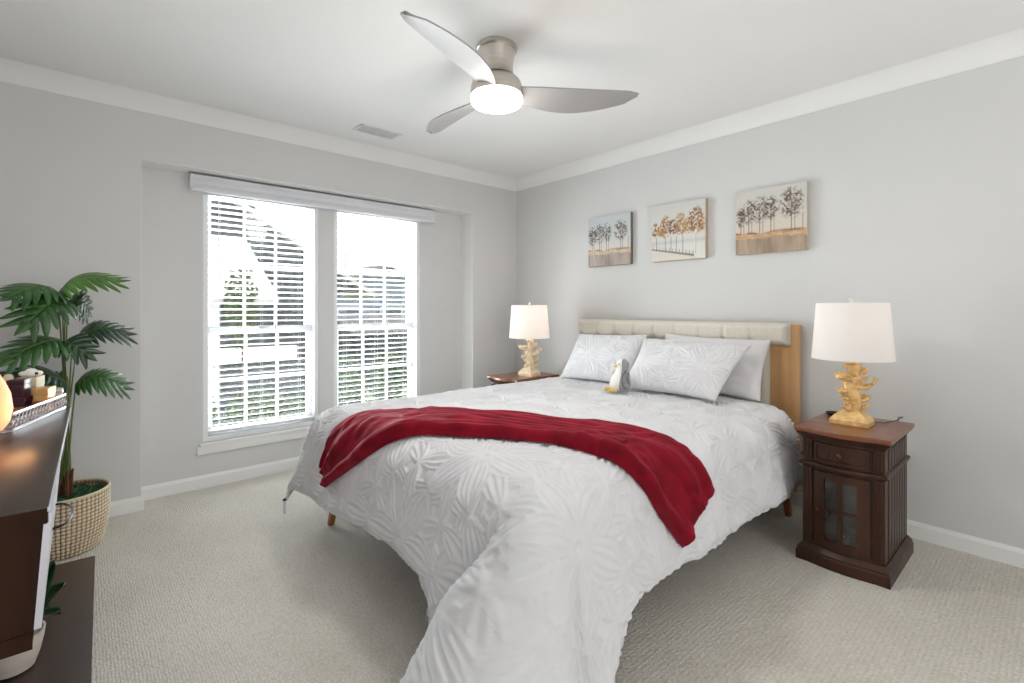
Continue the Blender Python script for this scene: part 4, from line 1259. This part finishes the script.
# scroll openwork: rows of little rings and diagonals between the two bands
mb = MB()
per = []
tot = 0
P_ = o_ + [o_[0]]
for i in range(len(P_) - 1):
    a = Vector(P_[i]); b = Vector(P_[i + 1]); L = (b - a).length
    per.append((tot, a, b, L)); tot += L
def along(s):
    s = s % tot
    for (t0, a, b, L) in per:
        if t0 <= s <= t0 + L and L > 1e-6:
            return a + (b - a) * ((s - t0) / L), (b - a).normalized()
    return Vector(P_[0]), Vector((1, 0))
ns = int(tot / 0.026)
for k in range(ns):
    s = k * tot / ns
    for (r, zc, ph) in ((0.0125, 0.026, 0), (0.0125, 0.045, 0.5), (0.0065, 0.035, 0.25)):
        p, d = along(s + ph * tot / ns)
        c = Vector((p.x, p.y, DZ + zc)); dv = Vector((d.x, d.y, 0))
        pts = [c + dv * r * math.cos(2 * PI * q / 8) + Vector((0, 0, 1)) * r * 0.85 * math.sin(2 * PI * q / 8) for q in range(9)]
        mb.tube(pts, 0.0019, 4, cap=False)
mb.build('filigree', M['silver'], tray)

# objects on the tray (own things)
def on_tray(u, v): 
    p = tpt(u, v); return p[0], p[1]
ZT0 = DZ + 0.008
dark = mat('plum_box', srgb(58, 22, 40), 0.3, var=0.5, nscale=18)
navy = mat('navy_box', srgb(40, 30, 62), 0.3, var=0.5, nscale=18)
cream = mat('cream_box', srgb(228, 214, 184), 0.6, var=0.05)
goldm = mat('pale_gold_foil', srgb(206, 168, 104), 0.35, metal=0.3, var=0.2, nscale=40)
def small_box(name, u, v, z0, w, d, h, m, label, cat, lid=None, rot=0.0, band=None):
    x, y = on_tray(u, v)
    a = math.atan2(ex.y, ex.x) + rot
    root = empty(name, (x, y, z0), label, cat)
    mt = Matrix.Translation((x, y, 0)) @ Matrix.Rotation(a, 4, 'Z')
    MB().box(-w / 2, w / 2, -d / 2, d / 2, z0, z0 + h * 0.72, 0.002, mt).build('box_body', m, root)
    MB().box(-w / 2 - 0.0015, w / 2 + 0.0015, -d / 2 - 0.0015, d / 2 + 0.0015, z0 + h * 0.72, z0 + h, 0.002, mt).build('lid', lid or m, root)
    if band:
        MB().box(-w / 2 - 0.001, w / 2 + 0.001, -d / 2 - 0.001, d / 2 + 0.001, z0 + h * 0.25, z0 + h * 0.5, 0, mt).build('label_band', band, root, smooth=False)
    return root
orange = mat('copper_print', srgb(172, 104, 60), 0.4, metal=0.3, var=0.4, nscale=70)
small_box('gift_box', 0.150, 0.100, ZT0, 0.066, 0.055, 0.070, navy, 'dark plum and navy box on the tray beside the salt lamp', 'box', dark, band=orange)
small_box('gift_box', 0.150, 0.100, ZT0 + 0.0705, 0.058, 0.050, 0.070, dark, 'dark plum box stacked on the navy box', 'box', dark)
small_box('cream_box', 0.045, 0.105, ZT0, 0.070, 0.060, 0.138, cream, 'tall cream box behind the gold jar on the tray', 'box', cream)
small_box('gold_jar', 0.115, 0.036, ZT0, 0.070, 0.045, 0.100, goldm, 'squat pale gold box with copper print on the tray', 'box', goldm, band=orange)
# little flower ornament on the cream box
fx, fy = on_tray(0.045, 0.105)
fl = empty('flower_ornament', (fx, fy, ZT0 + 0.1385), 'white flower ornament on top of the cream box', 'ornament')
mb = MB()
for k in range(7):
    a = 2 * PI * k / 7
    mb.sphere((fx + 0.024 * math.cos(a), fy + 0.022 * math.sin(a), ZT0 + 0.150), (0.016, 0.016, 0.011), 10, 7)
mb.sphere((fx, fy, ZT0 + 0.158), (0.020, 0.020, 0.014), 12, 8)
mb.build('petals', M['plush_white'], fl)
MB().sphere((fx + 0.03, fy + 0.018, ZT0 + 0.152), 0.006, 8, 6).build('bead', M['brass'], fl)
# cream stopper bottle behind the dark boxes
x, y = on_tray(0.095, 0.155)
bt = empty('perfume_bottle', (x, y, ZT0), 'cream perfume bottle with round stopper behind the plum boxes', 'bottle')
MB().lathe([(0.020, ZT0), (0.022, ZT0 + 0.004), (0.022, ZT0 + 0.110), (0.016, ZT0 + 0.118), (0.010, ZT0 + 0.122)], 20, (x, y)).build('bottle_body', cream, bt)
MB().lathe([(0.012, ZT0 + 0.122), (0.015, ZT0 + 0.126), (0.015, ZT0 + 0.146), (0.010, ZT0 + 0.154), (0.002, ZT0 + 0.156)], 16, (x, y)).build('stopper', cream, bt)
# white tealight dish at the far end
x, y = on_tray(0.040, 0.036)
td = empty('tealight_dish', (x, y, ZT0), 'round white tealight cup at the far end of the tray', 'dish')
MB().lathe([(0.022, ZT0), (0.030, ZT0 + 0.006), (0.032, ZT0 + 0.082), (0.029, ZT0 + 0.082), (0.026, ZT0 + 0.060), (0.004, ZT0 + 0.058)], 28, (x, y)).build('bowl', M['ceramic'], td)
MB().lathe([(0.0318, ZT0 + 0.066), (0.0335, ZT0 + 0.068), (0.0335, ZT0 + 0.072), (0.0318, ZT0 + 0.074)], 28, (x, y)).build('silver_band', M['silver'], td)

# ================================================================ BASKET PLANT
PX, PY = 0.325, -3.345
plant = empty('monstera_plant', (PX, PY, 0), 'tall artificial split-leaf plant in a woven basket by the dresser', 'plant')
def basket():
    m = vcol_mat('woven_seagrass', 0.85)
    nz, na = 130, 420
    H = 0.285
    Zg = np.linspace(0, 1, nz)[None, :] * np.ones((na, 1)); Ag = np.linspace(0, 2 * PI, na)[:, None] * np.ones((1, nz))
    R = 0.142 + 0.040 * np.sin(np.clip(Zg * 1.25 + 0.12, 0, 1) * PI / 2)
    rows = 16; cols = 60
    fz = np.abs(np.sin(Zg * rows * PI)); fa = np.abs(np.sin(Ag * cols / 2 + 0.15 * np.sin(Zg * 40)))
    knot = np.clip(fz, 0, 1) ** 0.5 * np.clip(fa, 0, 1) ** 0.5
    knot = knot * (0.85 + 0.3 * vnoise(Ag * 20, Zg * 30, 2))
    Rr = R + 0.009 * knot
    P = np.stack([PX + Rr * np.cos(Ag), PY + Rr * np.sin(Ag), 0.002 + Zg * H], -1)
    ca = np.array(srgb(236, 224, 198)[:3]); cb = np.array(srgb(150, 112, 76)[:3])
    k3 = sst(knot, 0.25, 0.62)[..., None]
    col = np.ones(P.shape[:2] + (4,)); col[..., :3] = cb + (ca - cb) * k3
    o = grid_mesh('basket', P, m, plant, col=col)
    o.modifiers.new('t', 'SOLIDIFY').thickness = 0.008
    # rolled rim
    mb = MB()
    mb.tube([(PX + 0.184 * math.cos(a), PY + 0.184 * math.sin(a), H) for a in [2 * PI * k / 64 for k in range(65)]], 0.007, 8, cap=False)
    mb.build('basket_rim', mat('pale_rope', srgb(224, 210, 182), 0.85, var=0.1, nscale=60, bump=0.4), plant)
    MB().lathe([(0.02, 0.006), (0.14, 0.006), (0.14, 0.002), (0.02, 0.002)], 32, (PX, PY)).build('basket_bottom', M['bark'], plant)
    # moss filling
    mb = MB()
    seg = 40
    rings = []
    rg = random.Random(3)
    for i in range(9):
        r = 0.172 * (1 - i / 8) + 0.002
        rings.append([(PX + r * math.cos(2 * PI * k / seg), PY + r * math.sin(2 * PI * k / seg), 0.250 + 0.022 * (1 - (r / 0.17) ** 2) + rg.uniform(-0.006, 0.008)) for k in range(seg)])
    mb.loft(rings, cap=True)
    for k in range(150):
        a = rg.uniform(0, 2 * PI); r = 0.165 * math.sqrt(rg.random()); p = Vector((PX + r * math.cos(a), PY + r * math.sin(a), 0.262))
        d = Vector((rg.uniform(-1, 1), rg.uniform(-1, 1), rg.uniform(0.3, 1.2))).normalized()
        mb.tube([p, p + d * 0.014, p + d * 0.024], [0.006, 0.004, 0.001], 5)
    mb.build('moss', M['moss'], plant)
basket()
SX, SY = 0.345, -3.335
# husky foot of the stems
mb = MB()
rg = random.Random(11)
for k in range(9):
    a = rg.uniform(0, 2 * PI); r = rg.uniform(0.005, 0.022)
    x, y = SX + r * math.cos(a), SY + r * math.sin(a)
    h = rg.uniform(0.06, 0.13)
    mb.tube([(x, y, 0.245), (x + 0.005, y, 0.27 + h * 0.5), (x + rg.uniform(-0.012, 0.02), y + rg.uniform(-0.012, 0.02), 0.27 + h)], [0.014, 0.011, 0.004], 7)
mb.build('husk', M['bark'], plant)

def monstera_leaf(base, tip, halfw, m, normal=(0.5, -0.5, 0.8), lobes=7, arch=0.05, droop=0.25, seed=0, skew=0.0):
    base = Vector(base); tip = Vector(tip)
    d = (tip - base); L = d.length; ex_ = d.normalized()
    nz_ = Vector(normal); ey_ = nz_.cross(ex_).normalized(); ez_ = ex_.cross(ey_).normalized()
    rg = random.Random(seed)
    verts = []; faces = []
    def add(u, v):
        # u along, v across (metres)
        t = u / L
        z = arch * math.sin(PI * min(max(t, 0), 1)) - droop * (v * v) / max(halfw, 0.01) - 0.06 * max(0, t) ** 2
        p = base + ex_ * u + ey_ * v + ez_ * z
        verts.append(p); return len(verts) - 1
    for sgn in (-1, 1):
        for i in range(lobes):
            t0 = i / lobes; t1 = (i + 1) / lobes
            tm = (t0 + t1) / 2
            env = math.sin(PI * min(1, (tm * 0.80 + 0.20))) ** 0.6
            ln = halfw * (0.55 + 0.6 * env) * rg.uniform(0.9, 1.1)
            web = 0.26 * ln
            sweep = L * (0.10 + 0.16 * tm)     # lobes sweep towards the tip
            n = 8
            prev = None
            for k in range(n + 1):
                q = k / n
                v = sgn * ln * q
                uc = L * (t0 * 0.92 + t1 * 0.92) / 2 + sweep * q ** 1.3
                hw0 = L * 0.92 / lobes / 2
                wd = hw0 * 1.18 * (1.0 if q < 0.3 else (0.92 + 0.15 * math.sin(PI * (q - .3) / .7)) * (1 - (max(0, q - 0.3) / 0.7) ** 3) ** 0.8 + 0.02)
                if q >= 0.3: wd *= 0.88
                row = [add(uc - wd, v), add(uc, v), add(uc + wd, v)]
                if k == 0:
                    pass
                if prev:
                    for a in range(2):
                        faces.append([prev[a], prev[a + 1], row[a + 1], row[a]])
                prev = row
    # pointed terminal lobe
    rows = []
    for k in range(7):
        q = k / 6; wd = halfw * 0.22 * (1 - q ** 1.5) + 0.001
        u = L * (0.90 + 0.26 * q)
        row = [add(u, -wd), add(u, 0), add(u, wd)]
        if rows:
            for a in range(2): faces.append([rows[-1][a], rows[-1][a + 1], row[a + 1], row[a]])
        rows.append(row)
    me = bpy.data.meshes.new('leaf'); me.from_pydata([tuple(v) for v in verts], [], faces); me.update()
    o = link_mesh('leaf', me, m, plant, True, None)
    sm = o.modifiers.new('t', 'SOLIDIFY'); sm.thickness = 0.0014
    # midrib
    mb = MB()
    mb.tube([base + ex_ * L * t + ez_ * (arch * math.sin(PI * min(t, 1)) - 0.06 * t * t + 0.001) for t in [k / 8 for k in range(9)]], [0.0035 * (1 - 0.7 * k / 8) for k in range(9)], 6)
    mb.build('midrib', M['stem'], o)
def stem(p_end, mid=None, r=0.0046, x0=None):
    a = Vector((SX + random.Random(int(p_end[2] * 1000)).uniform(-0.03, 0.03), SY + random.Random(int(p_end[2] * 777)).uniform(-0.03, 0.03), 0.26))
    b = Vector(p_end)
    m1 = a.lerp(b, 0.5); m1.x = a.x * 0.72 + b.x * 0.28; m1.y = a.y * 0.72 + b.y * 0.28
    pts = []
    for k in range(11):
        t = k / 10
        pts.append(a * (1 - t) ** 2 + m1 * 2 * t * (1 - t) + b * t * t)
    MB().tube(pts, [r * (1.1 - 0.5 * k / 10) for k in range(11)], 8).build('stem', M['stem'], plant)
# leaves: base, tip, half width, material
LV = [
    # base, tip, half width, material, normal, lobes
    ((0.34, -3.358, 1.267), (0.42, -3.154, 1.386), 0.105, 'leaf_light', (0.45, -0.25, 0.85), 8),
    ((0.34, -3.343, 1.252), (0.52, -3.504, 1.296), 0.110, 'leaf', (0.6, -0.2, 0.8), 8),
    ((0.36, -3.328, 1.242), (0.58, -3.449, 1.158), 0.10, 'leaf', (0.9, 0.0, 0.5), 7),
    ((0.3, -3.321, 1.233), (0.3, -3.229, 1.203), 0.075, 'leaf_dark', (0.7, -0.3, 0.6), 6),
    ((0.32, -3.284, 1.04), (0.36, -3.102, 1.108), 0.095, 'leaf_dark', (0.6, -0.3, 0.8), 8),
    ((0.4, -3.305, 1.02), (0.6, -3.51, 1.011), 0.095, 'leaf', (0.6, 0.0, 0.8), 8),
    ((0.42, -3.334, 1.027), (0.52, -3.262, 1.001), 0.070, 'leaf_dark', (0.9, -0.1, 0.5), 6),
    ((0.36, -3.291, 0.822), (0.42, -3.106, 0.83), 0.085, 'leaf', (0.6, -0.3, 0.8), 8),
    ((0.34, -3.328, 0.823), (0.5, -3.512, 0.914), 0.09, 'leaf_dark', (0.6, 0.0, 0.8), 7),
    ((0.24, -3.322, 0.832), (0.2, -3.428, 0.777), 0.08, 'leaf_dark', (0.6, 0.2, 0.8), 6),
]
for i, (b_, t_, hw, mm, nn_, lb) in enumerate(LV):
    monstera_leaf(b_, t_, hw, M[mm], nn_, lb, seed=i)
    stem(b_)

# ================================================================ OUTSIDE
o = MB().box(-60, -0.36, -40, 40, -1.55, -1.45).build('ground', M['lawn'], smooth=False)
tag(o, 'sunlit lawn outside the windows', 'ground', kind='structure')
def gable_house(nm, x0, x1, y0, y1, zb, zw, zr, axis, wm, rm, label, over=0.35):
    """gable roof; ridge along axis"""
    root = empty(nm, ((x0 + x1) / 2, (y0 + y1) / 2, zb), label, 'house')
    mb = MB(); mb.box(x0, x1, y0, y1, zb, zw)
    if axis == 'Y':
        xm = (x0 + x1) / 2
        mb.loft([[(x0, y, zw), (x1, y, zw), (xm, y, zr)] for y in (y0, y1)])
    else:
        ym = (y0 + y1) / 2
        mb.loft([[(x, y0, zw), (x, y1, zw), (x, ym, zr)] for x in (x0, x1)])
    mb.build('wall', wm, root, smooth=False)
    mb = MB(); t = 0.12
    if axis == 'Y':
        xm = (x0 + x1) / 2; s = (zr - zw) / (xm - x0)
        for sx in (-1, 1):
            xe = xm + sx * ((xm - x0) + over); ze = zr - s * ((xm - x0) + over)
            mb.loft([[(xm, y, zr), (xe, y, ze), (xe, y, ze + t), (xm, y, zr + t)] for y in (y0 - over, y1 + over)])
    else:
        ym = (y0 + y1) / 2; s = (zr - zw) / (ym - y0)
        for sy in (-1, 1):
            ye = ym + sy * ((ym - y0) + over); ze = zr - s * ((ym - y0) + over)
            mb.loft([[(x, ym, zr), (x, ye, ze), (x, ye, ze + t), (x, ym, zr + t)] for x in (x0 - over, x1 + over)])
    mb.build('roof', rm, root, smooth=False)
    return root
def house_window(root, x, y0, y1, z0, z1):
    f = MB()
    t = 0.07
    f.box(x, x + 0.05, y0 - t, y0, z0 - t, z1 + t); f.box(x, x + 0.05, y1, y1 + t, z0 - t, z1 + t)
    f.box(x, x + 0.05, y0, y1, z0 - t, z0); f.box(x, x + 0.05, y0, y1, z1, z1 + t); f.box(x, x + 0.04, y0, y1, (z0 + z1) / 2 - 0.03, (z0 + z1) / 2 + 0.03)
    w = f.build('window', M['trim'], root, smooth=False)
    MB().box(x + 0.005, x + 0.015, y0, y1, z0, z1).build('pane', M['house_glass'], w, smooth=False)
# near-left grey house with a porch roof, white beam and posts
hA = empty('neighbour_house', (-8.5, -2.2, -1.45), 'dark grey house with white porch beam seen through the left window', 'house')
MB().box(-11, -7.6, -6.5, 0.7, -1.45, 1.75).build('wall', M['siding'], hA, smooth=False)
mb = MB(); mb.loft([[(-6.6, y, 1.28), (-9.2, y, 2.75), (-9.2, y, 2.87), (-6.6, y, 1.42)] for y in (-6.5, -0.35)])
mb.build('porch_roof', M['roof_tile'], hA, smooth=False)
mb = MB().box(-6.75, -6.6, -6.5, 0.0, 0.18, 0.46)
mb.build('beam', M['trim'], hA, smooth=False)
for y in (-3.8, -1.42):
    MB().box(-6.73, -6.62, y - 0.06, y + 0.06, -1.45, 1.36).build('post', M['trim'], hA, smooth=False)
mb = MB(); mb.loft([[(x, -6.0, 1.7), (x, 2.6, 1.7), (x, -0.95, 3.9)] for x in (-11.0, -9.3)])
mb.build('gable', M['siding'], hA, smooth=False)
mb = MB()
mb.loft([[(x, -0.95, 3.9), (x, 2.9, 1.5), (x, 2.9, 1.62), (x, -0.95, 4.03)] for x in (-11.2, -9.1)])
mb.loft([[(x, -0.95, 3.9), (x, -6.3, 1.6), (x, -6.3, 1.72), (x, -0.95, 4.03)] for x in (-11.2, -9.1)])
mb.build('gable_roof', M['roof_tile'], hA, smooth=False)
house_window(hA, -9.29, -1.2, -0.3, 1.9, 2.7)
hC = gable_house('neighbour_house', -20, -15, 3.0, 9.2, -1.45, 1.5, 2.9, 'X', M['siding_pale'], M['roof_dark'], 'pale blue-grey house with dark gabled roof seen through the right window')
for y in (4.2, 6.0, 7.6): house_window(hC, -14.98, y, y + 0.9, 0.1, 1.2)
hD = gable_house('neighbour_house', -14, -11.5, 3.4, 8.8, -1.45, 0.45, 0.9, 'Y', M['siding'], M['roof_dark'], 'low dark garage in front of the pale house, right window')
MB().box(-11.5, -11.42, 5.2, 6.6, -1.2, 0.0).build('garage_door', M['trim'], hD, smooth=False)

def leaf_cloud(nm, c, r, count, size, m, label, cat, group, trunk=None, seed=0):
    rg = random.Random(seed)
    root = empty(nm, (c[0], c[1], -1.45), label, cat, group)
    verts = []; faces = []
    for k in range(count):
        while True:
            p = Vector((rg.uniform(-1, 1), rg.uniform(-1, 1), rg.uniform(-1, 1)))
            if 0.25 < p.length < 1: break
        p = Vector((c[0] + p.x * r[0], c[1] + p.y * r[1], c[2] + p.z * r[2]))
        a = Vector((rg.uniform(-1, 1), rg.uniform(-1, 1), rg.uniform(-1, 1))).normalized()
        b = a.orthogonal().normalized()
        i = len(verts)
        verts += [p - a * size, p + b * size * 0.45, p + a * size, p - b * size * 0.45]
        faces.append([i, i + 1, i + 2, i + 3])
    me = bpy.data.meshes.new('foliage'); me.from_pydata([tuple(v) for v in verts], [], faces); me.update()
    link_mesh('foliage', me, m, root, False)
    mb = MB()
    top = c[2] + (0.2 * r[2] if trunk else 0)
    tr_ = trunk or 0.03
    mb.tube([(c[0], c[1], -1.47), (c[0] + 0.05, c[1], (top - 1.45) / 2), (c[0], c[1] + 0.05, top)], [tr_, tr_ * 0.8, tr_ * 0.5], 8)
    for k in range(5):
        a = k * 1.3
        mb.tube([(c[0], c[1], top - r[2] * 0.7), (c[0] + r[0] * 0.6 * math.cos(a), c[1] + r[1] * 0.6 * math.sin(a), top + r[2] * 0.2)], [tr_ * 0.5, tr_ * 0.2], 6)
    mb.build('trunk', M['trunk'], root)
SH = [(-5.2, -2.1, -0.55, 'yellow-green shrub at the lower left of the left window'), (-5.5, -1.10, -0.75, 'low shrub under the middle of the left window'),
      (-6.0, -0.4, -0.95, 'low shrub at the lower right of the left window'), (-6.4, 0.9, -0.40, 'rounded shrub at the lower left of the right window'),
      (-6.6, 2.0, -0.38, 'rounded shrub in the middle of the right window'), (-6.8, 3.05, -0.45, 'rounded shrub at the lower right of the right window')]
for i, (x, y, z, lb) in enumerate(SH):
    leaf_cloud('shrub', (x, y, z), (0.44, 0.43, 0.60), 1300, 0.07, M['shrub'], lb, 'shrub', 'shrubs outside the windows', None, i)
leaf_cloud('tree', (-15, -1.4, 4.6), (1.8, 2.6, 1.9), 5200, 0.16, M['tree_leaf'], 'tree above the porch roof in the left window', 'tree', None, 0.16, 31)
leaf_cloud('tree', (-6.2, -1.10, 1.25), (0.25, 0.28, 0.8), 500, 0.06, M['shrub'], 'slender young tree in front of the grey house', 'tree', None, 0.02, 33)
